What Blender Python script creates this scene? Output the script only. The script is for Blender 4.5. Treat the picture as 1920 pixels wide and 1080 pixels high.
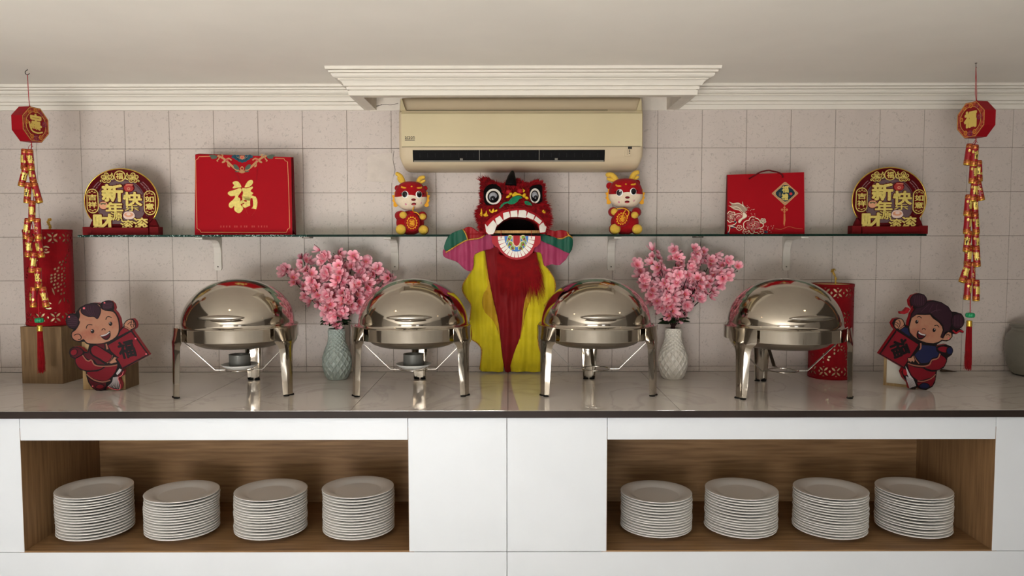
import bpy, bmesh, math, random
from math import sin, cos, pi, radians, sqrt, atan2, atan
from mathutils import Vector, Matrix, noise
from mathutils.geometry import tessellate_polygon

SC = bpy.context.scene
COL = SC.collection
for o in list(bpy.data.objects):
    bpy.data.objects.remove(o)

# ------------------------------------------------------------------ camera
F, CX, CY, CZ = 1440.0, 954.0, 540.0, 1.5
PITCH = atan(86 / F)
ROLL = radians(0.09)
cam = bpy.data.cameras.new('camera')
cam.sensor_width = 36
cam.lens = 36 * F / 1920
cam.shift_x = (960 - CX) / 1920
cam.clip_start = 0.05
camera = bpy.data.objects.new('camera', cam)
COL.objects.link(camera)
camera.matrix_world = Matrix.Translation((0, 0, CZ)) @ Matrix.Rotation(pi / 2 - PITCH, 4, 'X') @ Matrix.Rotation(ROLL * -1, 4, 'Z')
SC.camera = camera


def ray(px, py):
    a, b = (px - CX) / F, (CY - py) / F
    c, s = cos(ROLL), sin(ROLL)
    x, u = a * c + b * s, b * c - a * s
    return Vector((x, cos(PITCH) + u * sin(PITCH), u * cos(PITCH) - sin(PITCH)))


def at(px, py, Y):
    """the point seen at a pixel of the photograph, at distance Y from the camera wall-wards"""
    d = ray(px, py)
    return d * (Y / d.y) + Vector((0, 0, CZ))


# ------------------------------------------------------------------ light
W = bpy.data.worlds.new('daylight')
SC.world = W
W.use_nodes = True
bg = W.node_tree.nodes['Background']
bg.inputs[0].default_value = (0.75, 0.85, 1.0, 1)
bg.inputs[1].default_value = 1.0


def area(name, loc, size, target, power, color):
    l = bpy.data.lights.new(name, 'AREA')
    l.shape = 'RECTANGLE'
    l.size, l.size_y = size
    l.energy = power
    l.color = color
    o = bpy.data.objects.new(name, l)
    COL.objects.link(o)
    o.location = loc
    o.rotation_euler = (Vector(target) - Vector(loc)).to_track_quat('-Z', 'Y').to_euler()
    return o


ROOM_L, ROOM_R, ROOM_B = -3.1, 3.1, -3.6
END_L, END_R, PIER_Y = -2.44, 2.5, 1.75   # two unseen piers added beside the counter to darken the corners
WALL_Y = 3.48
CEIL_Z = CZ + 0.69
# daylight through the two big windows in the wall behind the camera: the sky,
# and an added upward lamp outside, standing in for daylight bounced off the ground
area('sky_left_window', (-1.2, ROOM_B - 0.12, 1.0), (2.4, 1.75), (-1.2, 5, 0.6), 30, (0.97, 0.985, 1.0))
area('sky_right_window', (1.45, ROOM_B - 0.12, 1.0), (.65, 1.75), (1.45, 5, 0.6), 6, (0.97, 0.985, 1.0))
area('upward_fill_left_window', (-1.2, ROOM_B - 0.45, .35), (2.4, 1.0), (-1.2, ROOM_B + .75, 1.6), 190, (1.0, 0.99, 0.975))
sun = bpy.data.lights.new('sun', 'SUN')
sun.energy = 48
sun.angle = radians(1)
sun.color = (1, 0.99, 0.98)
sun_o = bpy.data.objects.new('sun', sun)
COL.objects.link(sun_o)
sun_o.rotation_euler = Vector((-0.02, 0.88, -0.46)).to_track_quat('-Z', 'Y').to_euler()
SC.view_settings.view_transform = 'Standard'
SC.view_settings.look = 'None'
SC.view_settings.gamma = 1
SC.view_settings.use_curve_mapping = False
SC.view_settings.exposure = 0.0
SC.cycles.use_guiding = True
SC.cycles.max_bounces = 8
SC.cycles.diffuse_bounces = 5
SC.cycles.glossy_bounces = 5
SC.cycles.sample_clamp_indirect = 0.0


# ------------------------------------------------------------------ materials
def lin(h):
    h = h.lstrip('#')
    r = []
    for i in (0, 2, 4):
        c = int(h[i:i + 2], 16) / 255
        r.append(c / 12.92 if c <= 0.04045 else ((c + 0.055) / 1.055) ** 2.4)
    return tuple(r) + (1,)


def mat(name, color, rough=0.5, metal=0.0, vary=0.0, scale=8.0, bump=0.0, bscale=60.0, stretch=(1, 1, 1), color2=None, spec=None, sheen=0.0, trans=0.0, ior=1.45, coord='Object', detail=4, ramp=(0.35, 0.65)):
    m = bpy.data.materials.new(name)
    m.use_nodes = True
    nt = m.node_tree
    b = nt.nodes['Principled BSDF']
    col = lin(color)
    b.inputs['Base Color'].default_value = col
    b.inputs['Roughness'].default_value = rough
    b.inputs['Metallic'].default_value = metal
    b.inputs['IOR'].default_value = ior
    if spec is None and rough >= .45 and not metal:
        spec = .22
    if spec is not None:
        b.inputs['Specular IOR Level'].default_value = spec
    if sheen:
        b.inputs['Sheen Weight'].default_value = sheen
    if trans:
        b.inputs['Transmission Weight'].default_value = trans
    m.diffuse_color = col
    if vary or color2 or bump:
        tc = nt.nodes.new('ShaderNodeTexCoord')
        mp = nt.nodes.new('ShaderNodeMapping')
        mp.inputs['Scale'].default_value = stretch
        if coord == 'World':
            g = nt.nodes.new('ShaderNodeNewGeometry')
            nt.links.new(g.outputs['Position'], mp.inputs['Vector'])
        else:
            nt.links.new(tc.outputs[coord], mp.inputs['Vector'])
    if vary or color2:
        n = nt.nodes.new('ShaderNodeTexNoise')
        n.inputs['Scale'].default_value = scale
        n.inputs['Detail'].default_value = detail
        nt.links.new(mp.outputs[0], n.inputs['Vector'])
        r = nt.nodes.new('ShaderNodeValToRGB')
        r.color_ramp.elements[0].position = ramp[0]
        r.color_ramp.elements[1].position = ramp[1]
        if color2:
            r.color_ramp.elements[0].color = lin(color2)
            r.color_ramp.elements[1].color = col
        else:
            r.color_ramp.elements[0].color = tuple(c * (1 - vary) for c in col[:3]) + (1,)
            r.color_ramp.elements[1].color = tuple(min(1, c * (1 + vary)) for c in col[:3]) + (1,)
        nt.links.new(n.outputs['Fac'], r.inputs[0])
        nt.links.new(r.outputs[0], b.inputs['Base Color'])
    if bump:
        n2 = nt.nodes.new('ShaderNodeTexNoise')
        n2.inputs['Scale'].default_value = bscale
        n2.inputs['Detail'].default_value = 3
        nt.links.new(mp.outputs[0], n2.inputs['Vector'])
        bp = nt.nodes.new('ShaderNodeBump')
        bp.inputs['Strength'].default_value = bump
        bp.inputs['Distance'].default_value = 0.002
        nt.links.new(n2.outputs['Fac'], bp.inputs['Height'])
        nt.links.new(bp.outputs[0], b.inputs['Normal'])
    return m


M = {}
M['ceiling'] = mat('ceiling_paint', '#f1ebe1', 0.9, vary=0.02, scale=3, bump=0.05, bscale=40)
M['crown'] = mat('crown_paint', '#e3dccf', 0.6)
M['plaster'] = mat('wall_plaster', '#ded5c8', 0.9, vary=0.04, scale=20, bump=0.2, bscale=80)
M['grout'] = mat('tile_grout', '#84796f', 0.9, vary=0.12, scale=9, coord='World')
M['floor'] = mat('floor_tile', '#dddcda', 0.4, vary=0.06, scale=4)
M['wallpaint'] = mat('side_wall_paint', '#8f8a84', 0.8, vary=0.04, scale=2)
M['shading_pier'] = mat('shading_pier_paint', '#5f5851', 0.8, vary=0.04, scale=2)
M['white'] = mat('white_laminate', '#dadee2', 0.38, vary=0.015, scale=5)
M['darkedge'] = mat('dark_edge_band', '#2a211d', 0.55, spec=0.25, vary=0.15, scale=20, stretch=(0.2, 1, 1))
M['wood_h'] = mat('oak_laminate_lengthwise', '#9a7853', 0.5, color2='#785a3c', scale=14, stretch=(0.35, 6, 6), coord='World', detail=6, ramp=(0.3, 0.72))
M['wood_v'] = mat('oak_laminate_upright', '#9c7a55', 0.5, color2='#7c5e41', scale=14, stretch=(6, 6, 0.35), coord='World', detail=6, ramp=(0.3, 0.72))
M['woodbox'] = mat('pale_wood_veneer', '#846a4c', 0.55, color2='#69533b', scale=18, stretch=(5, 5, 0.4), detail=6, ramp=(0.3, 0.72))
M['paleply'] = mat('pale_plywood', '#a98d64', 0.6, color2='#8f744e', scale=18, stretch=(5, 5, 0.5), detail=5)
M['plate'] = mat('white_porcelain', '#f0eeea', 0.2)
M['steel'] = mat('polished_steel', '#bdb5a9', 0.09, 1.0, vary=0.04, scale=9, coord='Object')
M['steel_brushed'] = mat('brushed_steel', '#9d968b', 0.3, 1.0, vary=0.06, scale=30, stretch=(1, 1, 6))
M['black'] = mat('black_rubber', '#121110', 0.6)
M['dark'] = mat('dark_void', '#0c0b0b', 0.8)
M['cream'] = mat('aged_cream_plastic', '#c9ba94', 0.42, vary=0.03, scale=3)
M['cream2'] = mat('aged_beige_plastic', '#c7b597', 0.45, vary=0.03, scale=3)
M['bracket'] = mat('white_bracket_paint', '#d9d1c6', 0.5)
M['screw'] = mat('screw_metal', '#6f6a62', 0.35, 0.9)
M['gold'] = mat('gold_foil', '#d8b24a', 0.32, 0.75, vary=0.15, scale=60)
M['goldpaint'] = mat('gold_print', '#d9c56a', 0.45, 0.15, vary=0.10, scale=120)
M['red'] = mat('red_card', '#901320', 0.5, vary=0.04, scale=10)
M['redfelt'] = mat('red_felt', '#840812', 0.95, sheen=0.05, vary=0.06, scale=90)
M['darkred'] = mat('dark_red_velvet', '#5c090e', 0.9, vary=0.06, scale=80)
M['green'] = mat('green_bead', '#1f8f5c', 0.35)
M['cord'] = mat('red_cord', '#a8202a', 0.8)
M['label'] = mat('charcoal_print', '#2a2b2b', 0.6)

# speckled wall tile: pale grey-pink glaze with darker flecks
m = mat('speckled_wall_tile', '#d3c6bc', 0.42)
nt = m.node_tree
b = nt.nodes['Principled BSDF']
g = nt.nodes.new('ShaderNodeNewGeometry')
n1 = nt.nodes.new('ShaderNodeTexNoise')
n1.inputs['Scale'].default_value = 95
n1.inputs['Detail'].default_value = 2
n1.inputs['Distortion'].default_value = 1.2
nt.links.new(g.outputs['Position'], n1.inputs['Vector'])
r1 = nt.nodes.new('ShaderNodeValToRGB')
r1.color_ramp.elements[0].position = 0.29
r1.color_ramp.elements[0].color = lin('#bbafa5')
r1.color_ramp.elements[1].position = 0.42
r1.color_ramp.elements[1].color = lin('#d3c6bc')
nt.links.new(n1.outputs['Fac'], r1.inputs[0])
n2 = nt.nodes.new('ShaderNodeTexNoise')
n2.inputs['Scale'].default_value = 5
nt.links.new(g.outputs['Position'], n2.inputs['Vector'])
mx = nt.nodes.new('ShaderNodeMix')
mx.data_type = 'RGBA'
mx.blend_type = 'MULTIPLY'
mx.inputs[0].default_value = 0.18
nt.links.new(r1.outputs[0], mx.inputs[6])
nt.links.new(n2.outputs['Fac'], mx.inputs[7])
nt.links.new(mx.outputs[2], b.inputs['Base Color'])
M['walltile'] = m

# polished white stone-look counter tile with faint grey veins
m = mat('veined_counter_tile', '#dad3cb', 0.012, ior=2.6)
nt = m.node_tree
b = nt.nodes['Principled BSDF']
g = nt.nodes.new('ShaderNodeNewGeometry')
n1 = nt.nodes.new('ShaderNodeTexNoise')
n1.inputs['Scale'].default_value = 1.6
n1.inputs['Detail'].default_value = 8
n1.inputs['Distortion'].default_value = 1.8
nt.links.new(g.outputs['Position'], n1.inputs['Vector'])
r1 = nt.nodes.new('ShaderNodeValToRGB')
e = r1.color_ramp.elements
e[0].position = 0.475
e[0].color = lin('#dad3cb')
e[1].position = 0.515
e[1].color = lin('#dad3cb')
k = e.new(0.495)
k.color = lin('#cbc4bc')
nt.links.new(n1.outputs['Fac'], r1.inputs[0])
nt.links.new(r1.outputs[0], b.inputs['Base Color'])
M['countertile'] = m


# ------------------------------------------------------------------ mesh helpers
class MB:
    def __init__(self):
        self.v, self.f, self.m, self.s = [], [], [], []

    def add(self, verts, faces, mi=0, smooth=False, xf=None):
        o = len(self.v)
        self.v += [tuple(xf @ Vector(p)) if xf else tuple(p) for p in verts]
        self.f += [tuple(i + o for i in f) for f in faces]
        self.m += [mi] * len(faces)
        self.s += [smooth] * len(faces)
        return self

    def box(self, x0, x1, y0, y1, z0, z1, mi=0, bevel=0.0, xf=None, seg=1):
        if bevel:
            bm = bmesh.new()
            bmesh.ops.create_cube(bm, size=1, matrix=Matrix.Translation(((x0 + x1) / 2, (y0 + y1) / 2, (z0 + z1) / 2)) @ Matrix.Diagonal((x1 - x0, y1 - y0, z1 - z0, 1)))
            bmesh.ops.bevel(bm, geom=bm.edges[:], offset=bevel, segments=seg, affect='EDGES', profile=0.5)
            self.bm(bm, mi, seg > 1, xf)
            return self
        v = [(x, y, z) for x in (x0, x1) for y in (y0, y1) for z in (z0, z1)]
        f = [(0, 1, 3, 2), (4, 6, 7, 5), (0, 4, 5, 1), (2, 3, 7, 6), (0, 2, 6, 4), (1, 5, 7, 3)]
        return self.add(v, f, mi, False, xf)

    def bm(self, bm, mi=0, smooth=False, xf=None):
        bm.verts.index_update()
        self.add([v.co[:] for v in bm.verts], [[v.index for v in f.verts] for f in bm.faces], mi, smooth, xf)
        bm.free()
        return self

    def lathe(self, prof, n=32, mi=0, smooth=True, xf=None, a0=0, a1=2 * pi):
        full = abs(a1 - a0 - 2 * pi) < 1e-6
        cols = n if full else n + 1
        v, f = [], []
        for i in range(cols):
            a = a0 + (a1 - a0) * i / n
            for r, z in prof:
                v.append((r * cos(a), r * sin(a), z))
        k = len(prof)
        for i in range(n):
            j = (i + 1) % cols
            for q in range(k - 1):
                f.append((i * k + q, j * k + q, j * k + q + 1, i * k + q + 1))
        return self.add(v, f, mi, smooth, xf)

    def ellipsoid(self, c, r, mi=0, xf=None, nu=20, nv=12, rot=None):
        R = rot or Matrix.Identity(4)
        T = Matrix.Translation(c) @ R @ Matrix.Diagonal((r[0], r[1], r[2], 1))
        if xf:
            T = xf @ T
        prof = [(sin(pi * i / nv) if 0 < i < nv else 1e-4, -cos(pi * i / nv)) for i in range(nv + 1)]
        return self.lathe(prof, nu, mi, True, T)

    def tube(self, pts, r, n=8, mi=0, smooth=True, caps=True, xf=None):
        pts = [Vector(p) for p in pts]
        rs = r if isinstance(r, (list, tuple)) else [r] * len(pts)
        v, f = [], []
        up = None
        for i, p in enumerate(pts):
            t = (pts[min(i + 1, len(pts) - 1)] - pts[max(i - 1, 0)]).normalized()
            if up is None:
                up = t.orthogonal().normalized()
            else:
                up = (up - t * up.dot(t)).normalized()
            s = t.cross(up)
            for q in range(n):
                a = 2 * pi * q / n
                v.append(p + (up * cos(a) + s * sin(a)) * rs[i])
        for i in range(len(pts) - 1):
            for q in range(n):
                w = (q + 1) % n
                f.append((i * n + q, i * n + w, (i + 1) * n + w, (i + 1) * n + q))
        if caps:
            f.append(tuple(range(n))[::-1])
            f.append(tuple((len(pts) - 1) * n + q for q in range(n)))
        return self.add(v, f, mi, smooth, xf)

    def prism(self, poly, y0, y1, mi=0, smooth=False, xf=None, mside=None):
        """outline in x,z filled and given depth from y0 (front) to y1"""
        n = len(poly)
        tri = tessellate_polygon([[Vector((p[0], p[1], 0)) for p in poly]])
        v = [(p[0], y0, p[1]) for p in poly] + [(p[0], y1, p[1]) for p in poly]
        area2 = sum(poly[i][0] * poly[(i + 1) % n][1] - poly[(i + 1) % n][0] * poly[i][1] for i in range(n))
        f = []
        for a, b_, c in tri:
            ar = (poly[b_][0] - poly[a][0]) * (poly[c][1] - poly[a][1]) - (poly[c][0] - poly[a][0]) * (poly[b_][1] - poly[a][1])
            if ar < 0:
                a, c = c, a
            f.append((a, b_, c))
        self.add(v, f + [(a + n, c + n, b_ + n) for a, b_, c in f], mi, False, xf)
        side = [(i, i + n, (i + 1) % n + n, (i + 1) % n) for i in range(n)]
        if area2 < 0:
            side = [s[::-1] for s in side]
        self.add(v, side, mi if mside is None else mside, smooth, xf)
        return self

    def warp(self, fn):
        self.v = [tuple(fn(p)) for p in self.v]
        return self

    def build(self, name, mats, parent=None, loc=None, rot=None, kind=None):
        me = bpy.data.meshes.new(name)
        me.from_pydata(self.v, [], self.f)
        for mm in (mats if isinstance(mats, (list, tuple)) else [mats]):
            me.materials.append(mm)
        me.polygons.foreach_set('material_index', self.m)
        me.polygons.foreach_set('use_smooth', self.s)
        me.update()
        o = bpy.data.objects.new(name, me)
        COL.objects.link(o)
        if parent:
            o.parent = parent
        if loc is not None:
            o.location = loc
        if rot is not None:
            o.rotation_euler = rot
        if kind:
            o['kind'] = kind
        return o


def thing(name, label, cat, loc=(0, 0, 0), rz=0, group=None):
    o = bpy.data.objects.new(name, None)
    o.empty_display_size = 0.05
    COL.objects.link(o)
    o.location = loc
    o.rotation_euler = (0, 0, rz)
    return tag(o, label, cat, group)


def tag(o, label, cat, group=None):
    o['label'] = label
    o['category'] = cat
    if group:
        o['group'] = group
    return o


def copy_obj(o, parent=None):
    c = o.copy()
    COL.objects.link(c)
    c.parent = parent
    for ch in o.children:
        copy_obj(ch, c)
    return c


def smooth_poly(pts, n=4, closed=True):
    out = []
    k = len(pts)
    rng = range(k) if closed else range(k - 1)
    for i in rng:
        p0 = pts[(i - 1) % k] if closed else pts[max(i - 1, 0)]
        p1, p2 = pts[i], pts[(i + 1) % k]
        p3 = pts[(i + 2) % k] if closed else pts[min(i + 2, k - 1)]
        for j in range(n):
            t = j / n
            out.append(tuple(0.5 * (2 * p1[d] + (p2[d] - p0[d]) * t + (2 * p0[d] - 5 * p1[d] + 4 * p2[d] - p3[d]) * t * t + (3 * p1[d] - p0[d] - 3 * p2[d] + p3[d]) * t ** 3) for d in range(len(p1))))
    if not closed:
        out.append(tuple(pts[-1]))
    return out


def ell(cx, cy, rx, ry, rot=0, n=20):
    r = radians(rot)
    return [(cx + rx * cos(a) * cos(r) - ry * sin(a) * sin(r), cy + rx * cos(a) * sin(r) + ry * sin(a) * cos(r)) for a in (2 * pi * i / n for i in range(n))]


_glyphs = {}


def glyph(body, offset=0.0):
    key = (body, offset)
    if key not in _glyphs:
        c = bpy.data.curves.new('lettering', 'FONT')
        c.body = body
        c.size = 1
        c.offset = offset
        c.resolution_u = 2
        c.extrude = 0.01
        o = bpy.data.objects.new('lettering', c)
        COL.objects.link(o)
        dg = bpy.context.evaluated_depsgraph_get()
        me = bpy.data.meshes.new_from_object(o.evaluated_get(dg))
        vs = [tuple(v.co) for v in me.vertices]
        fs = [tuple(p.vertices) for p in me.polygons]
        bpy.data.objects.remove(o)
        bpy.data.curves.remove(c)
        bpy.data.meshes.remove(me)
        x0, x1 = min(v[0] for v in vs), max(v[0] for v in vs)
        y0, y1 = min(v[1] for v in vs), max(v[1] for v in vs)
        vs = [((v[0] - x0) / (x1 - x0) - .5, (v[1] - y0) / (y1 - y0) - .5, 1 if v[2] > 0 else 0) for v in vs]
        _glyphs[key] = (vs, fs)
    return _glyphs[key]


class Art:
    """flat layered artwork: traced in picture units, built as thin raised pieces facing -Y"""

    def __init__(self, ox, oy, s, eps=0.0006):
        self.mb, self.ox, self.oy, self.s, self.eps = MB(), ox, oy, s, eps

    def T(self, p):
        return ((p[0] - self.ox) * self.s, (self.oy - p[1]) * self.s)

    def poly(self, pts, mi, lvl=1, smooth=0, back=None, mside=None):
        if smooth:
            pts = smooth_poly(pts, smooth)
        y1 = -(lvl - 1) * self.eps + 0.0001 if back is None else back
        self.mb.prism([self.T(p) for p in pts], -lvl * self.eps, y1, mi, mside=mside)
        return self

    def ell(self, cx, cy, rx, ry, mi, lvl=1, rot=0, n=18, back=None):
        return self.poly(ell(cx, cy, rx, ry, rot, n), mi, lvl, back=back)

    def line(self, pts, w, mi, lvl=1, smooth=3, closed=False, taper=False):
        if smooth:
            pts = smooth_poly(pts, smooth, closed)
        k = len(pts)
        L, R = [], []
        for i, p in enumerate(pts):
            a = pts[(i - 1) % k] if closed else pts[max(i - 1, 0)]
            b_ = pts[(i + 1) % k] if closed else pts[min(i + 1, k - 1)]
            dx, dy = b_[0] - a[0], b_[1] - a[1]
            d = sqrt(dx * dx + dy * dy) or 1
            ww = w / 2 * (1 if not taper else max(0.15, sin(pi * (i + .5) / k)))
            L.append((p[0] - dy / d * ww, p[1] + dx / d * ww))
            R.append((p[0] + dy / d * ww, p[1] - dx / d * ww))
        y0, y1 = -lvl * self.eps, -(lvl - 1) * self.eps + 0.0001
        v, f = [], []
        for a, b_ in zip(L, R):
            a, b_ = self.T(a), self.T(b_)
            v += [(a[0], y0, a[1]), (b_[0], y0, b_[1]), (a[0], y1, a[1]), (b_[0], y1, b_[1])]
        m_ = k if closed else k - 1
        for i in range(m_):
            o, q = 4 * i, 4 * ((i + 1) % k)
            f += [(o, q, q + 1, o + 1), (o, o + 2, q + 2, q), (o + 1, q + 1, q + 3, o + 3)]
        self.mb.add(v, f, mi)
        return self

    def text(self, body, cx, cy, w, h, mi, lvl=1, rot=0, offset=0.0, thick=None, jit=0.0):
        if offset:
            n = 10 if offset > .05 else 6
            for q in range(n):
                a = 2 * pi * (q + .25) / n
                self.text(body, cx + offset * h * cos(a), cy + offset * h * sin(a), w - offset * h * 2, h * (1 - 2 * offset), mi, lvl, rot, 0, thick, jit=q * 3e-5)
            return self
        vs, fs = glyph(body, 0)
        r = radians(rot)
        y0 = -lvl * self.eps
        y1 = -(lvl - 1) * self.eps + 0.0001
        if thick:
            y0 = y1 - thick
        y0 -= jit
        out = []
        for x, y, z in vs:
            x, y = x * w, y * h
            X, Y = x * cos(r) - y * sin(r), x * sin(r) + y * cos(r)
            q = self.T((cx + X, cy - Y))
            out.append((q[0], y0 if z else y1, q[1]))
        self.mb.add(out, fs, mi)
        return self

    def build(self, name, mats, parent=None, **k):
        return self.mb.build(name, mats, parent, **k)


def mesh_sheet(poly, step, holes=None, both=None):
    """outline (list of 2-d points) filled and cut into a grid, returned as 2-d verts + faces"""
    bm = bmesh.new()
    vs = [bm.verts.new((p[0], p[1], 0)) for p in poly]
    for t in tessellate_polygon([[Vector((p[0], p[1], 0)) for p in poly]]):
        try:
            bm.faces.new([vs[i] for i in t])
        except ValueError:
            pass
    x0, x1 = min(p[0] for p in poly), max(p[0] for p in poly)
    y0, y1 = min(p[1] for p in poly), max(p[1] for p in poly)
    x = x0 + step
    while x < x1:
        bmesh.ops.bisect_plane(bm, geom=bm.verts[:] + bm.edges[:] + bm.faces[:], plane_co=(x, 0, 0), plane_no=(1, 0, 0))
        x += step
    y = y0 + step
    while y < y1:
        bmesh.ops.bisect_plane(bm, geom=bm.verts[:] + bm.edges[:] + bm.faces[:], plane_co=(0, y, 0), plane_no=(0, 1, 0))
        y += step
    bmesh.ops.recalc_face_normals(bm, faces=bm.faces[:])
    bm.verts.index_update()
    v = [v.co[:2] for v in bm.verts]
    f = [[q.index for q in fa.verts] for fa in bm.faces]
    bm.free()
    return v, f


# ------------------------------------------------------------------ the room
def struct(name, mb, mats, parent=None):
    return mb.build(name, mats, parent, kind=None if parent else 'structure')


struct('floor', MB().box(ROOM_L, ROOM_R, ROOM_B, WALL_Y + .1, -.05, 0), M['floor'])
struct('ceiling', MB().box(ROOM_L - .1, ROOM_R + .1, ROOM_B - .1, WALL_Y + .1, CEIL_Z, CEIL_Z + .05), M['ceiling'])
wl = struct('wall_left', MB().box(ROOM_L - .1, ROOM_L, ROOM_B, WALL_Y + .1, 0, CEIL_Z), M['wallpaint'])
struct('shading_pier', MB().box(ROOM_L, END_L, PIER_Y, WALL_Y + .1, 0, CEIL_Z), M['shading_pier'], wl)  # added out of view to keep light off the wall corner
wr = struct('wall_right', MB().box(ROOM_R, ROOM_R + .1, ROOM_B, WALL_Y + .1, 0, CEIL_Z), M['wallpaint'])
struct('shading_pier', MB().box(END_R, ROOM_R, PIER_Y, WALL_Y + .1, 0, CEIL_Z), M['shading_pier'], wr)
wf = MB()
WIN = ((-2.45, .05), (1.1, 1.8))
for x0, x1 in ((ROOM_L, -2.45), (.05, 1.1), (1.8, ROOM_R)):
    wf.box(x0, x1, ROOM_B - .1, ROOM_B, 0, CEIL_Z)
for x0, x1 in WIN:
    wf.box(x0, x1, ROOM_B - .1, ROOM_B, 0, .1)
    wf.box(x0, x1, ROOM_B - .1, ROOM_B, 1.9, CEIL_Z)
struct('wall_front', wf, M['wallpaint'])
for i, (x0, x1) in enumerate(WIN):
    fr = MB()
    for x in (x0 + .02, (2 * x0 + x1) / 3, (x0 + 2 * x1) / 3, x1 - .02):
        fr.box(x - .025, x + .025, ROOM_B - .08, ROOM_B - .03, .1, 1.9)
    for z in (.12, 1.0, 1.88):
        fr.box(x0, x1, ROOM_B - .075, ROOM_B - .035, z - .025, z + .025)
    struct('window_%d' % (i + 1), fr, M['white'])

# back wall: grout bed with single glazed tiles
wall = struct('wall_back', MB().box(END_L, END_R, WALL_Y + .0022, WALL_Y + .1, 0, CEIL_Z), M['grout'])
zs = [-.5912, -.567, -.3695, -.172, .0255, .223, .4206, .60]
TP, TX0 = .1992, -.1277
tile_mesh = {}
random.seed(4)
for r in range(7):
    z0, z1 = CZ + zs[r], CZ + zs[r + 1]
    for c in range(-12, 13):
        key = r
        if key not in tile_mesh:
            g_ = .0009
            o = MB().box(g_, TP - g_, 0, .01, g_, z1 - z0 - g_, bevel=.0008).build('tile', M['walltile'], wall)
            tile_mesh[key] = o
            t = o
        else:
            t = tile_mesh[key].copy()
            COL.objects.link(t)
        t.location = (TX0 + c * TP, WALL_Y + random.uniform(-.0004, .0004), z0)

# white plaster behind the air conditioner, its lower edge broken
edge = [(-.62, .585), (-.58, .587), (-.5, .589), (-.47, .597), (-.44, .592), (-.3, .595), (-.1, .592), (.1, .596), (.4, .592), (.6, .588), (.735, .588)]
pl = [(x, CZ + z) for x, z in edge] + [(.735, CEIL_Z), (-.62, CEIL_Z)]
struct('plaster_strip', MB().prism(pl, WALL_Y - .003, WALL_Y + .004), M['plaster'], wall)
# plaster repair left of the air conditioner, and hairline cracks
pp = [at(x, y, WALL_Y) for x, y in ((688, 297), (693, 291), (712, 289), (735, 287), (739, 318), (736, 343), (710, 341), (687, 340), (690, 320))]
struct('plaster_patch', MB().prism([(p.x, p.z) for p in pp], WALL_Y - .0016, WALL_Y + .003), mat('plaster_repair', '#d0c5ba', .9, vary=.04, scale=30, bump=.25, bscale=90), wall)
ck = Art(0, 0, 1, 0.0004)
for pts, w in (([(739, 283), (737, 300), (741, 318), (738, 330)], .8), ([(823, 316), (829, 322), (836, 324), (841, 318)], .6), ([(706, 199), (722, 196), (733, 197), (747, 194)], 1.0), ([(690, 203), (704, 201), (716, 196)], .8)):
    q = [at(x, y, WALL_Y) for x, y in pts]
    ck.line([(p.x, -p.z) for p in q], w * .0022, 0, 1)
ck.mb.warp(lambda p: (p[0], p[1] + WALL_Y - .003, p[2]))
struct('crack', ck.mb, mat('crack_shadow', '#6d635a', 0.9), wall)

# crown moulding, running round the box above the air conditioner
cb = CZ + .59
BX0, BX1, BY = -.631, .747, 3.142
path = [(END_L, WALL_Y), (BX0, WALL_Y), (BX0, BY), (BX1, BY), (BX1, WALL_Y), (END_R, WALL_Y)]
prof = [(-.0, 0), (.012, 0), (.014, .0185), (.0095, .0190), (.0095, .0215), (.0185, .0220), (.0195, .0325), (.0150, .0330), (.0150, .0350), (.0285, .0356), (.0300, .040), (.0345, .0475), (.0405, .0535), (.0475, .0565), (.0475, .0600), (.0560, .0606), (.0630, .0640), (.0680, .0695), (.0695, .0755), (.0640, .0760), (.0640, .0780), (.0780, .0784), (.0790, .0860), (.0730, .0864), (.0730, .0882), (.0880, .0886), (.0900, .1), (0.0, .1)]


def crown_run(a, b, na, pa, pb):
    """one mitred length from a to b; na = outward normal; pa/pb = mitre slope at the ends"""
    v, f = [], []
    for (px_, py_), sl in ((a, pa), (b, pb)):
        for p, z in prof:
            dx, dy = b[0] - a[0], b[1] - a[1]
            L = sqrt(dx * dx + dy * dy)
            v.append((px_ + na[0] * p + dx / L * p * sl, py_ + na[1] * p + dy / L * p * sl, cb + z))
    n = len(prof)
    f = [(i, (i + 1) % n, n + (i + 1) % n, n + i) for i in range(n)]
    f += [tuple(range(n)), tuple(range(2 * n - 1, n - 1, -1))]
    return MB().add(v, f, 0)


tr = bpy.data.objects.new('trim_1', None)
COL.objects.link(tr)
tr['kind'] = 'structure'
nrm = [(0, -1), (-1, 0), (0, -1), (1, 0), (0, -1)]
slopes = [(0, -1), (1, 1), (-1, 1), (-1, -1), (1, 0)]
for i in range(5):
    crown_run(path[i], path[i + 1], nrm[i], slopes[i][0], slopes[i][1]).build('crown_moulding', M['crown'], tr)
# backing boards of the projecting box
bb = MB()
bb.box(BX0, BX1, BY, BY + .035, cb, CEIL_Z)
bb.box(BX0, BX0 + .04, BY + .035, WALL_Y, cb, CEIL_Z)
bb.box(BX1 - .04, BX1, BY + .035, WALL_Y, cb, CEIL_Z)
bb.build('backing_board', M['plaster'], tr)

# ------------------------------------------------------------------ counter
CT = CZ - .5912          # counter top height
FY = 2.668               # front edge
top = thing('countertop', 'continuous white stone-look tiled countertop with a dark brown front edge', 'countertop', (0, 0, 0))
xs = [END_L, -2.38, -1.78, -1.176, -.559, -.004, .602, 1.232, 1.862, 2.46, END_R]
for i in range(len(xs) - 1):
    MB().box(xs[i] + .0009, xs[i + 1] - .0009, FY, WALL_Y - .001, CT - .012, CT).build('tile', M['countertile'], top)
MB().box(END_L, END_R, FY + .004, WALL_Y - .002, CT - .024, CT - .0125).build('substrate', M['darkedge'], top)
MB().box(END_L, END_R, FY - .0035, FY + .003, CT - .0255, CT - .001, bevel=.001).build('edge_band', M['darkedge'], top)

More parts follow.
